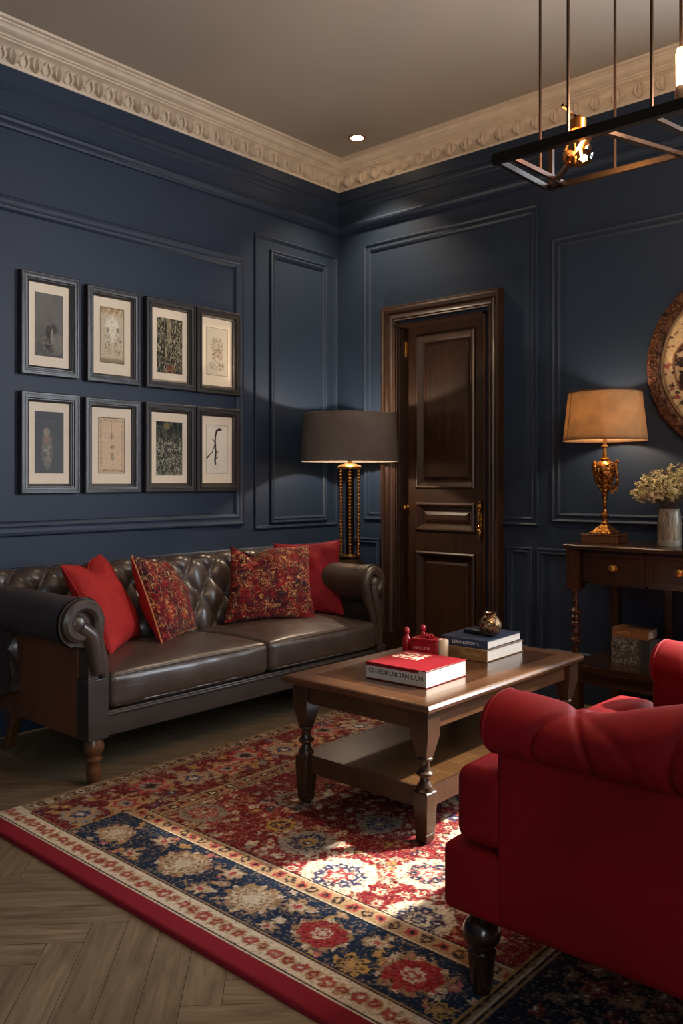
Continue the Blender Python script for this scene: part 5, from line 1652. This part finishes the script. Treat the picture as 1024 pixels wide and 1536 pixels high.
# ------------------------------------------------------------------ pendant
def build_pendant():
    z = 2.198
    xa, xb, yn, yf = 2.458, 3.85, -2.025, -1.672
    t = thing('pendant_light', 'black iron trellis chandelier with amber bulbs hung on thin rods from the ceiling', 'chandelier', (3.15, -1.85, z))
    mb = MB()
    mb.bar((xa, yn, z - .004), (xb, yn, z - .004), .020, .030); mb.bar((xa, yf, z), (xb, yf, z), .016, .018)
    mb.bar((xa, yn, z), (xa, yf, z), .014, .018); mb.bar((xb, yn, z), (xb, yf, z), .014, .018)
    part('frame', mb, M_BLACKM, t, smooth=False)
    mb = MB()
    nodes = [(xa, yf), (2.80, yn), (2.915, yf), (2.93, yn), (3.05, yf)]
    for a, b in (((xa + .01, yf), (2.79, yn)), ((2.79, yn), (2.905, yf)), ((2.935, yn), (3.0, yf)), ((3.0, yf), (3.3, yn)), ((3.3, yn), (3.55, yf)), ((3.55, yf), (3.8, yn))):
        mb.bar((a[0], a[1], z), (b[0], b[1], z), .016, .012)
    mb.bar((2.505, yn, z), (2.520, yf, z), .012, .014)
    part('brace', mb, M_BRONZE, t, smooth=False)
    part('corner_post', MB().bar((xa + .012, yf, z), (xa + .012, yf, z + .14), .014, .014), M_BRONZE, t, smooth=False)
    for x, y in ((2.513, -1.83), (2.698, yn + .02), (2.694, yf), (2.952, yn), (2.985, -1.90), (3.45, yn), (3.6, yf)):
        zb = z if abs(y + 1.9) > .03 else z + .09
        part('rod', MB().tube([(x, y, zb), (x, y, RZ - .002)], .0048, 8), M_BRONZE, t)
    part('ceiling_plate', MB().box(2.47, 3.7, yn - .03, yf + .03, RZ - .02, RZ - .001), M_BLACKM, t, bevel=.003)
    em = m_emit('glowing_filament', (1, .55, .2), 60)
    for x, y, zt in ((2.690, yn + .10, z + .085),):
        b = part('bulb', MB().lathe([(.022, 0), (.028, -.02), (.040, -.055), (.046, -.078), (.040, -.094), (.018, -.104), (.001, -.106)], (x, y, zt - .03), 24), M_AMBER, t)
        part('socket', MB().lathe([(.001, .012), (.016, .010), (.024, 0), (.024, -.030), (.020, -.034)], (x, y, zt), 20), m_plain('copper_socket', srgb(190, 120, 60), .3, 1), b)
        part('filament', MB().tube([(x + .008, y, zt - .045), (x + .012, y, zt - .07), (x + .008, y, zt - .09), (x + .012, y, zt - .118)], .0035, 6), em, b)
        part('bracket', MB().bar((x, y, zt + .012), (x, yn, zt + .012), .008, .008), M_BRONZE, t, smooth=False)
    for x in (2.985, 3.45):
        y = -1.90
        b = part('bulb', MB().lathe([(.010, 0), (.013, .01), (.014, .10), (.010, .115), (.001, .12)], (x, y, z + .095 - .0), 20), m_bulb('tube_bulb_glow_%d' % int(x * 10), (1, .55, .22), 1.3), t)
        part('socket', MB().lathe([(.014, -.06), (.016, 0), (.014, .012)], (x, y, z + .09), 16), M_BRONZE, b)
build_pendant()

# ------------------------------------------------------------------ recessed ceiling light(s)
def downlight(x, y):
    t = thing('recessed_downlight', 'small round downlight recessed in the ceiling near the corner', 'ceiling light', (x, y, RZ))
    part('trim_ring', MB().lathe([(.055, -.001), (.056, -.005), (.050, -.007), (.040, -.004), (.038, -.001)], (x, y, RZ), 32, cap=False), m_plain('copper_ring', srgb(150, 110, 80), .4, .6), t)
    part('lens', MB().lathe([(.001, -.003), (.038, -.003), (.038, -.001)], (x, y, RZ), 24), m_emit('downlight_lens', (1, .72, .45), 18), t)
downlight(.453, -.335)

# ------------------------------------------------------------------ lights
def lamp(name, ty, loc, energy, col, **kw):
    l = bpy.data.lights.new(name, ty); l.energy = energy; l.color = col
    for k, v in kw.items(): setattr(l, k, v)
    o = bpy.data.objects.new(name, l); COL.objects.link(o); o.location = loc
    return o
def aim(o, d): o.rotation_euler = Vector(d).to_track_quat('-Z', 'Y').to_euler()
WARM = (1, .74, .50)
lamp('corner_lamp_light', 'POINT', FL, 7, (1, .78, .58), shadow_soft_size=.02)
lamp('table_lamp_light', 'POINT', (TL[0], TL[1], TL[2]), 2.8, WARM, shadow_soft_size=.03)
o = lamp('downlight_light', 'SPOT', (.453, -.335, RZ - .02), 30, (1, .75, .5), shadow_soft_size=.03, spot_size=math.radians(100), spot_blend=.8); aim(o, (0, 0, -1))
lamp('pendant_bulb_light', 'POINT', (2.673, -1.925, 2.205), 6, WARM, shadow_soft_size=.02)
lamp('pendant_tube_light', 'POINT', (2.985, -1.90, 2.36), 10, WARM, shadow_soft_size=.03)
lamp('pendant_tube_light_far', 'POINT', (3.45, -1.90, 2.36), 12, WARM, shadow_soft_size=.03)
S = lamp('sun', 'SUN', (6, 3, 5), 5.5, (1, .93, .82), angle=math.radians(2.5))
aim(S, (-.57, -.82, -.93))
w = bpy.data.worlds.new('sky'); scn.world = w; w.use_nodes = True
bg = w.node_tree.nodes['Background']; bg.inputs[0].default_value = (.82, .9, 1.0, 1); bg.inputs[1].default_value = 8.0
def portal(mx, W, loc, rot, sx, sy):
    l = bpy.data.lights.new('window_portal', 'AREA'); l.shape = 'RECTANGLE'; l.size = sx; l.size_y = sy
    l.cycles.is_portal = True
    o = bpy.data.objects.new('window_portal', l); COL.objects.link(o); o.location = loc; aim(o, rot)
portal(None, None, ((WIN1[0] + WIN1[1]) / 2, .16, (WIN1[2] + WIN1[3]) / 2), (0, -1, 0), WIN1[1] - WIN1[0], WIN1[3] - WIN1[2])
portal(None, None, (RX + .16, (FILL_WIN[0] + FILL_WIN[1]) / 2, (FILL_WIN[2] + FILL_WIN[3]) / 2), (-1, 0, 0), FILL_WIN[1] - FILL_WIN[0], FILL_WIN[3] - FILL_WIN[2])

# ------------------------------------------------------------------ camera, view
cam = bpy.data.cameras.new('camera'); co = bpy.data.objects.new('camera', cam); COL.objects.link(co)
co.location = (3.842, -4.285, 1.2)
cam.sensor_fit = 'HORIZONTAL'; cam.sensor_width = 36; cam.lens = 1265.1 * 36 / 1024
cam.shift_y = -45.8 / 1024
co.rotation_euler = (PI / 2, 0, .727421)
cam.clip_start = .05
scn.camera = co
for o in bpy.data.objects:
    if 'loc0' in o: del o['loc0']
scn.view_settings.view_transform = 'Standard'; scn.view_settings.look = 'None'; scn.view_settings.gamma = 1; scn.view_settings.use_curve_mapping = False
scn.view_settings.exposure = 1.52
